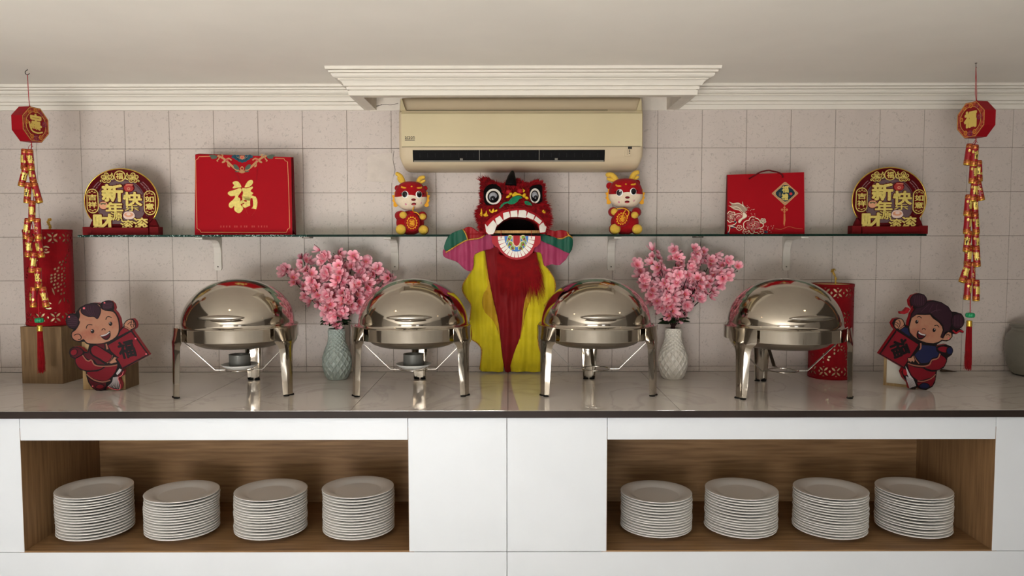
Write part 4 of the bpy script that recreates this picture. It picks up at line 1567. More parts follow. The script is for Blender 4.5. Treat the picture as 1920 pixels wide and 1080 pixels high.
# ---- plush dragons
pl_red = mat('red_plush', '#9c0c15', .95, sheen=.08, vary=.08, scale=120, bump=.35, bscale=260)
pl_cream = mat('cream_plush', '#e2d0b6', .95, sheen=.08, vary=.04, scale=120, bump=.35, bscale=260)
pl_yel = mat('yellow_plush', '#d9b045', .95, sheen=.08, vary=.06, scale=120, bump=.35, bscale=260)
pl_gold = mat('golden_felt', '#e0a02c', .85)
eye_b = mat('eye_black', '#100d0e', .25)
eye_w = mat('eye_white', '#f2efe9', .4)
nose_m = mat('nose_maroon', '#6d1018', .5)
mouth_m = mat('mouth_pink', '#c65a5a', .6)
U = PX / 7.71 * .985


def plush(label, px, spec):
    t = shelf_thing('plush_dragon', label, 'plush toy', px, 3.32, 'plush dragons on the shelf')
    x0, yb = spec['x0'], 1003

    def P(x, y, d=0):
        return Vector(((x - x0) * U, d, (yb - y) * U))
    R = lambda v: v * U
    # body
    bx, by_, brx, bry = spec['body']
    MB().ellipsoid(P(bx, by_), (R(brx), R(135), R(bry)), nu=28, nv=18).build('body', pl_red, t)
    hx, hy, hrx, hry = spec['head']
    hd = 185
    # head: upper red cap and lower cream muzzle meet along a wavy seam

    def seam(a):
        # a: azimuth, front = -pi/2
        fr = cos(a + pi / 2)
        return -.12 + (.16 * max(0, cos((a + pi / 2) * 1.0)) ** 8) - .03 * cos(2 * (a + pi / 2)) + (0 if fr > 0 else .1)

    def half(upper):
        v, f = [], []
        n, K = 48, 14
        for i in range(n):
            a = 2 * pi * i / n
            s0 = seam(a)
            for k in range(K + 1):
                u = k / K
                la = math.asin(s0) + (pi / 2 - math.asin(s0)) * u if upper else math.asin(s0) - (pi / 2 + math.asin(s0)) * u
                c = max(cos(la), 1e-4)
                c = c ** .72
                zz = sin(la)
                w = 1.0 + (.05 if not upper else 0) * (1 - u)
                cheek = 1 + .05 * max(0, 1 - abs(zz + .35) / .4)
                v.append((R(hrx) * c * cos(a) * cheek, R(hd) * c * sin(a) * (1 + (.04 if zz < .1 else 0)), R(hry) * zz * .98))
        for i in range(n):
            j = (i + 1) % n
            for k in range(K):
                q = (i * (K + 1) + k, j * (K + 1) + k, j * (K + 1) + k + 1, i * (K + 1) + k + 1)
                f.append(q if upper else q[::-1])
        m2 = MB().add(v, f, 0, True)
        c0 = P(hx, hy, -R(20))
        m2.warp(lambda p: (p[0] + c0.x, p[1] + c0.y, p[2] + c0.z))
        return m2
    head = half(True).build('head', pl_red, t)
    half(False).build('muzzle', pl_cream, t)

    def face_y(x, y):
        """front of the head at a traced point"""
        q = (x - hx) / hrx
        z = (hy - y) / hry
        zz = max(-.98, min(.98, z))
        c = max(.02, (1 - zz * zz)) ** .36
        s = sqrt(max(.0, 1 - min(.97, (q / c)) ** 2)) if abs(q) < c else .15
        return -R(20) - R(hd) * c * s * (1.035 if z < .12 else 1.0)

    def patch(x, y, rx, ry, m, name, rot=0, lift=1.5, flat=7, par=None):
        """small padded patch lying on the face"""
        d = face_y(x, y)
        eps = 4
        nx = (face_y(x + eps, y) - face_y(x - eps, y)) / (2 * R(eps))
        nz = -(face_y(x, y + eps) - face_y(x, y - eps)) / (2 * R(eps))
        n_ = Vector((nx, -1, nz)).normalized()
        rotm = (Vector((0, -1, 0)).rotation_difference(n_)).to_matrix().to_4x4() @ Matrix.Rotation(radians(rot), 4, 'Y')
        o = MB()
        o.ellipsoid((0, 0, 0), (R(rx), R(flat), R(ry)), nu=18, nv=10)
        o.warp(lambda p: rotm @ Vector(p) + P(x, y, d) - n_ * R(-lift))
        return o.build(name, m, par or t)
    for s_, (ex, ey) in ((-1, spec['eyes'][0]), (1, spec['eyes'][1])):
        e_ = patch(ex, ey, 50, 52, eye_w, 'eye', 0, 1)
        patch(ex - s_ * -4 * 1, ey - 2, 41, 44, eye_b, 'pupil', 0, 4, par=e_)
        patch(ex + 6 - (s_ > 0) * 10, ey - 26, 12, 13, eye_w, 'eye_glint', 0, 9, par=e_)
        patch(ex + s_ * 58, ey - 18, 16, 4, eye_b, 'eyelash', s_ * 25, 2, par=e_)
        patch(ex + s_ * 56, ey - 2, 13, 4, eye_b, 'eyelash', s_ * 10, 2, par=e_)
        bx_, by2 = spec['brows'][0 if s_ < 0 else 1]
        patch(bx_, by2, 46, 13, pl_gold, 'eyebrow', s_ * -12, 2)
        patch(bx_ - s_ * -22, by2 - 12, 24, 8, pl_gold, 'eyebrow', s_ * -35, 2)
    nx_, ny_ = spec['nose']
    patch(nx_, ny_, 33, 18, nose_m, 'nose', 0, 6, 16)
    patch(nx_, ny_ + 62, 36, 20, nose_m, 'mouth', 0, 2)
    patch(nx_, ny_ + 70, 24, 10, mouth_m, 'tongue', 0, 6)
    patch(nx_ - 112, ny_ + 65, 15, 16, mat('blush_pink', '#d6879a', .9), 'blush', 0, 1, 5)
    patch(nx_ + 100, ny_ + 45, 15, 16, mat('blush_pink', '#d6a0a0', .9), 'blush', 0, 1, 5)
    patch(spec['dot'][0], spec['dot'][1], 13, 11, pl_gold, 'forehead_mark', 0, 2)
    # ears, antlers, frill
    for x, y, r_ in spec['ears']:
        MB().ellipsoid(P(x, y, R(10)), (R(r_), R(26), R(r_ * 1.05)), nu=16, nv=10).build('ear', pl_red, t)
    for br_ in spec['antlers']:
        o = MB()
        for pts, r0, r1 in br_:
            pts = smooth_poly([tuple(P(x, y, R(15))) for x, y in pts], 4, False)
            n_ = len(pts) - 1
            o.tube(pts, [R(r0 + (r1 - r0) * i / n_) for i in range(n_ + 1)], 12)
            o.ellipsoid(pts[-1], (R(r1),) * 3, nu=12, nv=8)
        o.build('antler', pl_yel, t)
    for s_ in (-1, 1):
        ex = hx + s_ * (hrx + 2)
        outl = [(ex - s_ * 40, hy - 55), (ex + s_ * 8, hy - 55), (ex + s_ * 6, hy - 15), (ex + s_ * 42, hy - 5), (ex + s_ * 22, hy + 40), (ex + s_ * 40, hy + 70), (ex + s_ * 18, hy + 95), (ex + s_ * 22, hy + 150), (ex - s_ * 40, hy + 145)]
        MB().prism([(P(x, y).x, P(x, y).z) for x, y in smooth_poly(outl, 2)], -R(6), R(14), 0).build('frill', pl_gold, t)
    # arms, paws, legs, feet
    for (ax, ay, px_, py_, r_) in spec['arms']:
        MB().tube(smooth_poly([tuple(P(ax, ay, -R(30))), tuple(P((ax + px_) / 2, (ay + py_) / 2 - 6, -R(95))), tuple(P(px_, py_, -R(118)))], 4, False), [R(70), R(70), R(68), R(66), R(64), R(62), R(60), R(56), R(52)], 14).build('arm', pl_red, t)
        MB().ellipsoid(P(px_, py_, -R(150)), (R(r_), R(48), R(r_ * .9)), nu=16, nv=12).build('paw', pl_yel, t)
    for (fx, fy, r_) in spec['feet']:
        q = P(fx, yb - r_ * .98, -R(100))
        MB().ellipsoid((q.x, q.y + R(60), q.z), (R(r_ * 1.05), R(105), R(r_ * 1.0)), nu=18, nv=12).build('leg', pl_red, t)
        MB().ellipsoid((q.x, q.y - R(22), q.z), (R(r_), R(42), R(r_ * .97)), nu=18, nv=12).build('foot_sole', pl_yel, t)
    # embroidered pouch
    gx, gy, grx, gry, grot = spec['pouch']
    rm = Matrix.Rotation(radians(grot), 4, 'Y')
    pc = P(gx, gy, -R(185))
    pouch = MB()
    pouch.ellipsoid((0, 0, 0), (R(grx), R(62), R(gry)), nu=24, nv=16)
    pouch.lathe([(R(grx * .35), R(gry * .85)), (R(grx * .25), R(gry * 1.0)), (R(grx * .42), R(gry * 1.18))], 16, xf=Matrix.Diagonal((1, .6, 1, 1)))
    pouch.warp(lambda p: rm @ Vector(p) + pc)
    po = pouch.build('pouch', pl_red, t)
    em_ = Art(0, 0, U, .0004)
    em_.line(ell(0, 12, 66, 78, 0, 24), 7, 0, 1, 0, closed=True)
    em_.line(ell(0, 12, 44, 52, 0, 20), 6, 0, 1, 0, closed=True)
    for i in range(14):
        an = 2 * pi * i / 14
        em_.ell(73 * cos(an), 12 + 85 * sin(an), 9, 9, 0, 1, n=8)
    em_.text('福', 0, 12, 64, 76, 0, 1, offset=.03)

    def wrap(p):
        q = Vector(p)
        rr = max(0, 1 - (q.x / R(grx)) ** 2 - (q.z / R(gry)) ** 2)
        q.y += -R(62) * sqrt(rr) - .0006
        return rm @ q + pc
    em_.mb.warp(wrap)
    em_.build('embroidery', pl_gold, po)
    o = MB()
    for strand in spec['strap']:
        o.tube(smooth_poly([tuple(P(x, y, -R(d))) for x, y, d in strand], 4, False), R(8), 6)
    o.build('strap', pl_gold, po)
    return t


plush('plush red dragon left of the lion, holding a round upright pouch', 720 + 400 / 7.71, dict(x0=400, body=(380, 830, 205, 178), head=(395, 440, 232, 212), eyes=((338, 432), (530, 432)), brows=((312, 332), (535, 334)), nose=(455, 504), dot=(429, 316), ears=((196, 326, 40), (602, 330, 36)),
      antlers=([((290, 262), (268, 190), (235, 140), (192, 118)), 42, 30], [((268, 215), (232, 200), (205, 180)), 34, 24]) and (
          [([(285, 265), (265, 200), (240, 150), (196, 120)], 42, 30), ([(262, 232), (235, 215), (212, 180)], 34, 20)],
          [([(500, 265), (512, 215), (535, 180), (578, 168)], 40, 26), ([(520, 245), (555, 238), (590, 218)], 28, 18)]),
      arms=((225, 730, 300, 722, 56), (560, 735, 580, 745, 50)), feet=((260, 935, 76), (583, 935, 70)), pouch=(435, 826, 112, 132, 0), strap=([(450, 640, 200), (462, 610, 210), (445, 650, 215), (455, 670, 220)], [(460, 680, 215), (510, 695, 235), (545, 735, 225)])))
plush('plush red dragon right of the lion, holding a tilted square pouch', 1120 + 400 / 7.71, dict(x0=400, body=(395, 830, 205, 180), head=(400, 405, 245, 215), eyes=((290, 412), (482, 396)), brows=((276, 312), (488, 292)), nose=(399, 478), dot=(380, 288), ears=((170, 298, 48), (575, 255, 42)),
      antlers=([([(275, 240), (245, 180), (200, 140), (145, 138)], 46, 34), ([(240, 215), (195, 210), (152, 196)], 34, 24)], [([(490, 215), (515, 150), (540, 118), (575, 105)], 46, 34), ([(510, 195), (550, 190), (580, 172)], 32, 22)]),
      arms=((215, 680, 225, 680, 56), (560, 680, 515, 728, 54)), feet=((240, 935, 78), (558, 918, 74)), pouch=(325, 770, 118, 128, 25), strap=([(255, 640, 190), (320, 632, 225), (380, 650, 235), (420, 690, 235), (395, 760, 235), (380, 812, 220)], [(370, 660, 235), (335, 720, 245), (330, 780, 250)])))

# ------------------------------------------------------------------ lion dance costume draped over the shelf
lx = at(962, 440, 3.2).x
lion = thing('lion_dance_costume', 'red furry lion dance costume with big eyes, open toothed mouth and yellow cloth', 'lion costume', (lx, 3.2, ST))
LO = Vector((lx, 3.2, ST))
L_ = {}
L_['fur'] = mat('red_fur', '#a00d16', .9, color2='#64080d', scale=60, sheen=.06)
L_['hide'] = mat('red_hide', '#980c14', .9, vary=.1, scale=60)
L_['lip'] = mat('red_lip_paint', '#a61b22', .45)
L_['white'] = mat('painted_white', '#e6e0d6', .5, vary=.04, scale=40)
L_['black'] = mat('painted_black', '#0d0b0c', .5, spec=.1, bump=.3, bscale=200)
L_['grey'] = mat('grey_eyeball', '#8f9197', .18)
L_['pupil'] = mat('glassy_black', '#15161a', .08)
L_['green'] = mat('green_fluff', '#1f7a55', .85, vary=.2, scale=120)
L_['yellow'] = mat('yellow_fluff', '#e3b52a', .85, vary=.15, scale=80)
L_['cane'] = mat('pale_cane', '#c9a26c', .6, color2='#b18a58', scale=20, stretch=(8, 1, 1))
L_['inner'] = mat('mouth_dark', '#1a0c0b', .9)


def C(x, y, Y=3.15):
    """head tracing (1/7.7125 px from 880,310) -> local coordinates"""
    return at(880 + x / 7.7125, 310 + y / 7.7125, Y) - LO


def B(x, y, Y=3.2):
    """body tracing (1/3.856 px from 820,420) -> local coordinates"""
    return at(820 + x / 3.856, 420 + y / 3.856, Y) - LO


def headY(x, y):
    u = (x - 640) / 500
    v = (y - 600) / 420
    base = 3.185 - .085 * max(0, min(1, (y - 250) / 700))
    dome = .06 * max(0, 1 - u * u) * max(0, 1 - max(0, -v) ** 2)
    return base - dome + .035


outline = [(160, 235), (205, 205), (260, 200), (310, 215), (370, 245), (440, 275), (505, 287), (550, 245), (620, 217), (690, 217), (740, 232), (790, 265), (860, 275), (905, 250), (970, 222), (1035, 250), (1080, 300), (1085, 480), (1110, 580), (1130, 660), (1150, 760), (1142, 860), (1112, 965), (1080, 990),
           (1020, 985), (1005, 915), (980, 850), (920, 798), (830, 763), (720, 747), (600, 750), (500, 792), (430, 842), (385, 900), (362, 975), (340, 1000), (270, 1000), (235, 960), (175, 935), (165, 850), (145, 780), (125, 700), (150, 620), (175, 560), (170, 450), (178, 300)]
hv, hf_ = mesh_sheet(outline, 34)
m_ = MB()
verts = [C(x, y, headY(x, y)) for x, y in hv]
m_.add(verts, [f[::-1] for f in hf_], 0, True)
ob = m_.build('head_shell', [L_['hide']], lion)
# sides and back of the head
sd = MB()
n = len(outline)
fr = [C(x, y, headY(x, y)) for x, y in outline]
cx_, cz_ = C(640, 600).x, C(640, 600).z
bk = []
for p in fr:
    bk.append(Vector((cx_ + (p.x - cx_) * .92, 3.44 - 3.2 - .02 * 0, cz_ + (p.z - cz_) * .94)))
md_ = [(a * .45 + b_ * .55) + Vector(((a.x - cx_) * .07, 0, (a.z - cz_) * .06)) for a, b_ in zip(fr, bk)]
low = ST - ST + .001
for q in bk + md_:
    q.z = max(q.z, .002)
sd.add(fr + md_ + bk, [(i, (i + 1) % n, n + (i + 1) % n, n + i) for i in range(n)] + [(n + i, n + (i + 1) % n, 2 * n + (i + 1) % n, 2 * n + i) for i in range(n)], 0, True)
sd.build('head_side', [L_['hide']], lion)
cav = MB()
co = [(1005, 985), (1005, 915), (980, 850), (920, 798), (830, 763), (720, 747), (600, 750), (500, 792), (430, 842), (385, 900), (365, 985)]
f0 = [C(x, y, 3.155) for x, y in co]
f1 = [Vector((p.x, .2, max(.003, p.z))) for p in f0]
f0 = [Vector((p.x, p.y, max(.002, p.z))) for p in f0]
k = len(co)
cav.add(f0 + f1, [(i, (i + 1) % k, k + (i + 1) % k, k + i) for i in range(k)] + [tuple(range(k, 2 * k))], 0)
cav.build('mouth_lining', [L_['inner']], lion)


def on_head(name, pts, m, off, thick=.006, par=None, smooth=3, grid=30):
    """a traced piece lying on the curved face"""
    if smooth:
        pts = smooth_poly(pts, smooth)
    v, f = mesh_sheet(pts, grid)
    o = MB()
    front = [C(x, y, headY(x, y) - off - thick) for x, y in v]
    o.add(front, [q[::-1] for q in f], 0, True)
    k = len(pts)
    ed = [C(x, y, headY(x, y) - off - thick) for x, y in pts] + [C(x, y, headY(x, y) - off + .004) for x, y in pts]
    o.add(ed, [(i, (i + 1) % k, k + (i + 1) % k, k + i) for i in range(k)], 0, False)
    return o.build(name, [m], par or lion)


on_head('lip', [(225, 850), (262, 800), (300, 765), (380, 712), (480, 660), (590, 628), (700, 620), (800, 630), (900, 665), (1000, 720), (1075, 795), (1120, 880), (1105, 965), (1030, 985), (1008, 900), (985, 845), (920, 795), (830, 760), (720, 742), (600, 746), (500, 786), (425, 838), (380, 900), (355, 985), (300, 1004), (240, 985)], L_['lip'], .004, .004, smooth=0)
for tth in ([(225, 845), (262, 885), (300, 838), (345, 792), (368, 818), (400, 860), (380, 915), (362, 970), (338, 995), (280, 1000), (243, 962)],
            [(372, 772), (440, 728), (462, 755), (490, 797), (410, 865), (390, 838)], [(487, 690), (572, 670), (582, 705), (590, 746), (497, 792), (492, 740)], [(594, 662), (692, 650), (695, 700), (698, 745), (600, 748), (596, 705)],
            [(718, 650), (800, 648), (828, 668), (824, 710), (818, 762), (704, 746), (710, 700)], [(848, 678), (948, 722), (936, 755), (924, 788), (822, 748), (836, 712)], [(965, 736), (1052, 805), (1035, 828), (1015, 852), (936, 790), (950, 762)],
            [(1070, 824), (1092, 872), (1117, 888), (1100, 962), (1080, 968), (1022, 975), (1010, 905), (1012, 872), (1040, 845)]):
    on_head('tooth', tth, L_['white'], .009, .004, smooth=0)
# eyes
for pts_b, (wx, wy, wrx, wry), (gx, gy, gr), (px_, py_, pr_) in (
        ([(205, 400), (215, 350), (265, 290), (330, 268), (400, 280), (460, 330), (485, 400), (480, 450), (440, 530), (370, 572), (260, 575), (225, 545), (205, 470)], (350, 452, 112, 114), (345, 455, 62), (340, 480, 38)),
        ([(868, 335), (900, 300), (960, 280), (1020, 278), (1050, 300), (1056, 400), (1052, 545), (1010, 552), (930, 548), (890, 530), (875, 470), (872, 400)], (950, 440, 76, 108), (945, 440, 56), (958, 468, 34))):
    e_ = on_head('eye', pts_b, L_['black'], .006, .006)
    yy = headY(wx, wy)
    for nm, (ax, ay, rx, ry), m2, off in (('eye_white', (wx, wy, wrx, wry), L_['white'], .016), ('eye_ring', (wx - 4, wy + 4, wrx * .74, wry * .76), L_['black'], .0195)):
        on_head(nm, ell(ax, ay, rx, ry, 0, 26), m2, off, .003, e_, 0)
    c = C(gx, gy, yy - .022)
    kx = .000288
    MB().ellipsoid(c, (gr * kx * (1 if wrx > 100 else .8), .012, gr * kx * 1.05), nu=24, nv=14).build('eyeball', L_['grey'], e_)
    c = C(px_, py_, yy - .033)
    MB().ellipsoid(c, (pr_ * kx * (1 if wrx > 100 else .85), .006, pr_ * kx), nu=20, nv=12).build('pupil', L_['pupil'], e_)
# horn
hp = smooth_poly([tuple(C(600, 290, 3.16)), tuple(C(605, 230, 3.165)), tuple(C(612, 165, 3.18)), tuple(C(622, 110, 3.2)), tuple(C(626, 92, 3.21))], 4, False)
kx = .00029
rr = [80, 80, 78, 76, 72, 68, 64, 60, 54, 48, 42, 37, 32, 28, 24, 16, 4]
MB().tube(hp, [rr[min(i, 16)] * kx for i in range(len(hp))], 18).build('horn', L_['black'], lion)
# third eye: a little mirror
te = on_head('forehead_mirror', ell(637, 268, 52, 24, 0, 20), L_['black'], .012, .004, smooth=0)
MB().ellipsoid(C(637, 272, headY(637, 272) - .018), (.0085, .003, .0042), nu=16, nv=8).build('mirror_glass', mat('mirror_glass', '#d8d6cc', .08, .9), te)
# nose, pompons and brow tufts


def blob(name, cx, cy, rx, ry, m, rot=0, off=.012, par=None, dep=.014):
    c = C(cx, cy, headY(cx, cy) - off)
    o = MB()
    o.ellipsoid((0, 0, 0), (rx * kx, dep, ry * kx), nu=20, nv=12)
    rm = Matrix.Rotation(radians(rot), 4, 'Y')
    o.warp(lambda p: rm @ (Vector(p) * (1 + .07 * noise.noise(Vector(p) * 220))) + c)
    return o.build(name, m, par or lion)


on_head('nose', [(555, 545), (580, 505), (620, 465), (680, 440), (740, 445), (765, 470), (720, 490), (700, 520), (650, 555), (600, 565)], L_['green'], .016, .018)
on_head('green_whisker', [(430, 620), (470, 560), (520, 530), (560, 525), (560, 545), (510, 560), (465, 610)], L_['green'], .010, .010)
on_head('green_whisker', [(800, 520), (850, 520), (890, 550), (905, 582), (860, 578), (810, 560)], L_['green'], .012, .010)
on_head('nose_bridge', [(622, 425), (660, 385), (700, 405), (740, 415), (765, 440), (700, 432), (655, 445), (625, 452)], L_['yellow'], .014, .012)
for q in ((600, 415, 26, 22, 0), (565, 452, 36, 18, -25), (790, 440, 24, 24, 0), (828, 470, 30, 20, 30), (800, 425, 22, 20, 0)):
    blob('pompon', *q[:4], L_['yellow'], q[4], .02)
blob('pompon', 735, 375, 44, 38, L_['lip'], 0, .016)
blob('pompon', 570, 390, 44, 38, L_['lip'], 0, .014)
for q in ([(765, 325), (785, 350), (805, 362), (790, 390), (770, 380), (775, 352)],):
    on_head('brow_tuft', q, L_['yellow'], .014, .008, smooth=2)
for q in ([(160, 690), (175, 620), (188, 690), (185, 740), (150, 715)], [(205, 705), (235, 690), (242, 650), (255, 700), (275, 730), (240, 742), (210, 735)], [(285, 650), (300, 632), (315, 670), (345, 622), (358, 660), (340, 688), (305, 680)], [(355, 668), (395, 638), (405, 655), (380, 672)], [(1050, 665), (1075, 640), (1085, 668), (1095, 655), (1100, 690), (1070, 690)]):
    on_head('cheek_flame', q, L_['yellow'], .022, .006, smooth=2)
# cane bar and hinged jaw plate
p0, p1 = C(362, 960, 3.125), C(1012, 960, 3.125)
MB().tube([p0, p0 * .5 + p1 * .5, p1], .0066, 12).build('cane_bar', L_['cane'], lion)
for x in (458, 898):
    a_, b_ = C(x, 935, 3.115), C(x, 1050, 3.105)
    MB().tube([a_, a_ * .5 + b_ * .5 + Vector((0, -.004, 0)), b_], .0009, 6).ellipsoid(b_, (.0022,) * 3, nu=8, nv=6).build('jaw_cord', M['cord'], lion)
jm_ = [mat('jaw_red', '#a31e28', .5), L_['white'], mat('jaw_blue', '#3e76b8', .5), mat('jaw_green', '#7f9a3a', .5), mat('jaw_cream', '#e8dba8', .5), mat('jaw_navy', '#23405a', .5)]
jo = C(0, 0, 3.108)


def jaw_map(a):
    # traced in 1/5.4 px from (820,300); set at its own distance
    def fn(p):
        q = at(820 + p[0] / 5.4, 300 + p[2] / 5.4 * -1, 3.112) - LO
        return (q.x, q.y + p[1], q.z)
    a.mb.warp(fn)
    return a


j = Art(0, 0, 1, .0012)
j.poly([(552, 768), (800, 764), (1044, 768), (1048, 805), (1040, 845), (1015, 872), (985, 885), (965, 935), (915, 980), (860, 1003), (805, 1010), (750, 1003), (690, 975), (640, 930), (615, 888), (580, 872), (556, 838), (550, 800)], 0, 1, back=.005)
jaw_map(j).build('jaw_plate', jm_, lion)
jaw = lion.children[-1]
out_arc = [(800 + 188 * cos(radians(a)), 770 + 218 * sin(radians(a))) for a in range(0, 181, 10)]
in_arc = [(800 + 122 * cos(radians(a)), 770 + 158 * sin(radians(a))) for a in range(180, -1, -10)]
nt_ = 15
for q in range(nt_):
    a0, a1 = 180 * q / nt_ + 1.1, 180 * (q + 1) / nt_ - 1.1
    pl = [(800 + 188 * cos(radians(a)), 770 + 218 * sin(radians(a))) for a in (a0, (a0 + a1) / 2, a1)] + [(800 + 122 * cos(radians(a)), 770 + 158 * sin(radians(a))) for a in (a1 + .8, a0 - .8)]
    t_ = Art(0, 0, 1, .0012)
    t_.poly(pl, 0, 2)
    jaw_map(t_).build('jaw_tooth', [L_['white']], jaw)
t_ = Art(0, 0, 1, .0012)
t_.poly([(680, 769), (922, 769)] + [(800 + 121 * cos(radians(a)), 770 + 157 * sin(radians(a))) for a in range(5, 180, 12)], 2, 2)
t_.poly([(760, 769), (842, 769), (842, 835), (830, 868), (803, 882), (775, 868), (762, 835)], 4, 3, 0)
t_.poly([(768, 769), (836, 769), (836, 832), (824, 860), (803, 872), (781, 860), (769, 832)], 0, 4, 0)
for s_ in (-1, 1):
    def X(v):
        return 802 + s_ * v
    for pl, mi in (([(X(48), 775), (X(78), 768), (X(92), 800), (X(100), 838), (X(80), 815), (X(62), 812)], 3), ([(X(42), 838), (X(70), 825), (X(86), 850), (X(88), 880), (X(66), 862), (X(48), 872)], 3), ([(X(20), 885), (X(44), 868), (X(62), 890), (X(56), 915), (X(38), 900), (X(24), 910)], 3)):
        big = [((x - sum(p[0] for p in pl) / 6) * 1.22 + sum(p[0] for p in pl) / 6, (y - sum(p[1] for p in pl) / 6) * 1.22 + sum(p[1] for p in pl) / 6) for x, y in pl]
        t_.poly(big, 4, 3, 2)
        t_.poly(pl, mi, 4, 2)
        cxx, cyy = sum(p[0] for p in pl) / 6, sum(p[1] for p in pl) / 6
        t_.ell(cxx, cyy, 9, 14, 0, 5, rot=s_ * 25, n=10)
        t_.ell(cxx + s_ * 6, cyy - 6, 5, 8, 5, 6, n=8)
t_.poly([(786, 890), (816, 890), (816, 918), (786, 918)], 2, 3, 0)
jaw_map(t_).build('jaw_pattern', jm_, jaw)

# fur: short tapered strands over the head
frnd = random.Random(77)
fm = MB()
boxes = [(350, 440, 150, 155), (960, 415, 108, 150)]


def inside(p, poly):
    x, y = p
    c = False
    k = len(poly)
    for i in range(k):
        x1, y1 = poly[i]
        x2, y2 = poly[i - 1]
        if (y1 > y) != (y2 > y) and x < (x2 - x1) * (y - y1) / (y2 - y1) + x1:
            c = not c
    return c


lip_o = [(225, 850), (262, 800), (300, 765), (380, 712), (480, 660), (590, 628), (700, 620), (800, 630), (900, 665), (1000, 720), (1075, 795), (1120, 880), (1120, 1010), (225, 1010)]
cnt = 0
while cnt < 4200:
    x, y = frnd.uniform(120, 1155), frnd.uniform(195, 1000)
    if not inside((x, y), outline) or inside((x, y), lip_o):
        continue
    if any(((x - a) / c) ** 2 + ((y - b_) / d) ** 2 < 1 for a, b_, c, d in boxes):
        continue
    if 530 < x < 880 and 340 < y < 570 and frnd.random() < .75:
        continue
    cnt += 1
    dx, dy = (x - 640) / 500, (y - 560) / 420
    if y > 560:
        # moustache: outwards and down along the lip
        d2 = (dx * 1.4 + frnd.uniform(-.5, .5), .35 + frnd.uniform(-.4, .3) - .3 * abs(dx))
        ln_ = frnd.uniform(32, 95)
    else:
        d2 = (dx + frnd.uniform(-.5, .5), dy * 1.0 + frnd.uniform(-.5, .4))
        ln_ = frnd.uniform(24, 66)
    L2 = sqrt(d2[0] ** 2 + d2[1] ** 2) + 1e-6
    ex, ey = x + d2[0] / L2 * ln_, y + d2[1] / L2 * ln_
    if inside((ex, ey), lip_o) and frnd.random() < .9:
        continue
    a_ = C(x, y, headY(x, y) + .002)
    up = frnd.uniform(.004, .02)
    e_ = C(ex, ey, headY(x, y) - up)
    mdp = (a_ + e_) / 2 + Vector((0, -up * .45, 0))
    w = frnd.uniform(.0009, .0019)
    sd_ = Vector((-d2[1], 0, -d2[0])).normalized() * w
    fm.add([a_ - sd_, a_ + sd_, mdp + sd_ * .8, mdp - sd_ * .8, e_], [(0, 1, 2, 3), (3, 2, 4)], 0, True)
# edge tufts that stand out beyond the outline
for i in range(950):
    q = frnd.randrange(len(outline) - 1)
    if 23 <= q <= 37:
        continue
    (x0, y0), (x1, y1) = outline[q], outline[(q + 1) % len(outline)]
    u = frnd.random()
    x, y = x0 + (x1 - x0) * u, y0 + (y1 - y0) * u
    dx, dy = (x - 640) / 480 + frnd.uniform(-.4, .4), (y - 600) / 450 + frnd.uniform(-.5, .3)
    L2 = sqrt(dx * dx + dy * dy) + 1e-6
    ln_ = frnd.uniform(16, 58) * (1.75 if 640 < y < 800 or (y < 240 and x < 330) else 1)
    a_ = C(x, y, headY(x, y) + .012)
    e_ = C(x + dx / L2 * ln_, y + dy / L2 * ln_, headY(x, y) + frnd.uniform(-.01, .02))
    w = frnd.uniform(.001, .002)
    sd_ = Vector((-dy, 0, -dx)).normalized() * w
    fm.add([a_ - sd_, a_ + sd_, e_], [(0, 1, 2)], 0, True)
fm.build('fur', [L_['fur']], lion, kind='stuff')

# ---- cloth
def silk(name, c):
    return mat(name, c, .55, sheen=.06, vary=.07, scale=14, bump=.25, bscale=30, spec=.3)


S_ = {'yellow': silk('yellow_satin', '#cdbb1c'), 'ochre': silk('ochre_satin', '#b8901c'), 'red': silk('red_satin', '#7a0810'), 'purple': silk('magenta_satin', '#9c3458'), 'green': silk('green_satin', '#12503c'), 'cuff': silk('scarlet_satin', '#8f1219'), 'braid': mat('gold_braid', '#c08d34', .5, .2, vary=.35, scale=220)}


def clothY(x, y):
    v = max(0, min(1, (y - 90) / 970))
    return 3.195 + .245 * min(1, v * 1.0) ** .9


def wrinkle(x, y, amp, fx=.05):
    w = sin(x * fx + 1.6 * sin(y * .006)) * .45 + .45 * sin(x * .11 + .9 * sin(y * .004 + 2)) + .5 * noise.noise(Vector((x * .016, y * .004, 3.1))) + .5 * noise.noise(Vector((x * .03, y * .012, 7.7)))
    return amp * w


def cloth(name, pts, m, off, amp=.006, yf=clothY, smooth=2, thick=.0012, par=None, flow=None):
    amp = amp * 1.35
    if smooth:
        pts = smooth_poly(pts, smooth)
    v, f = mesh_sheet(pts, 13)
    o = MB()
    P = [B(x, y, yf(x, y) - off + wrinkle(x, y, amp)) for x, y in v]
    if flow is None:
        for p in P:
            p.z = max(p.z, CT - ST + .0015)
    o.add(P, [q[::-1] for q in f], 0, True)
    ob_ = o.build(name, [m], par or lion)
    s_ = ob_.modifiers.new('cloth', 'SOLIDIFY')
    s_.thickness = thick
    return ob_


def braid(name, pts, off, yf=clothY, r=.0024, amp=.007, m=None):
    amp = amp * 1.35
    pts = smooth_poly(pts, 4, False)
    o = MB()
    o.tube([B(x, y, yf(x, y) - off + wrinkle(x, y, amp)) for x, y in pts], r, 6)
    for p in o.v:
        pass
    o.v = [(p[0], p[1], max(p[2], CT - ST + .001)) for p in o.v]
    return o.build(name, [m or S_['braid']], lion)


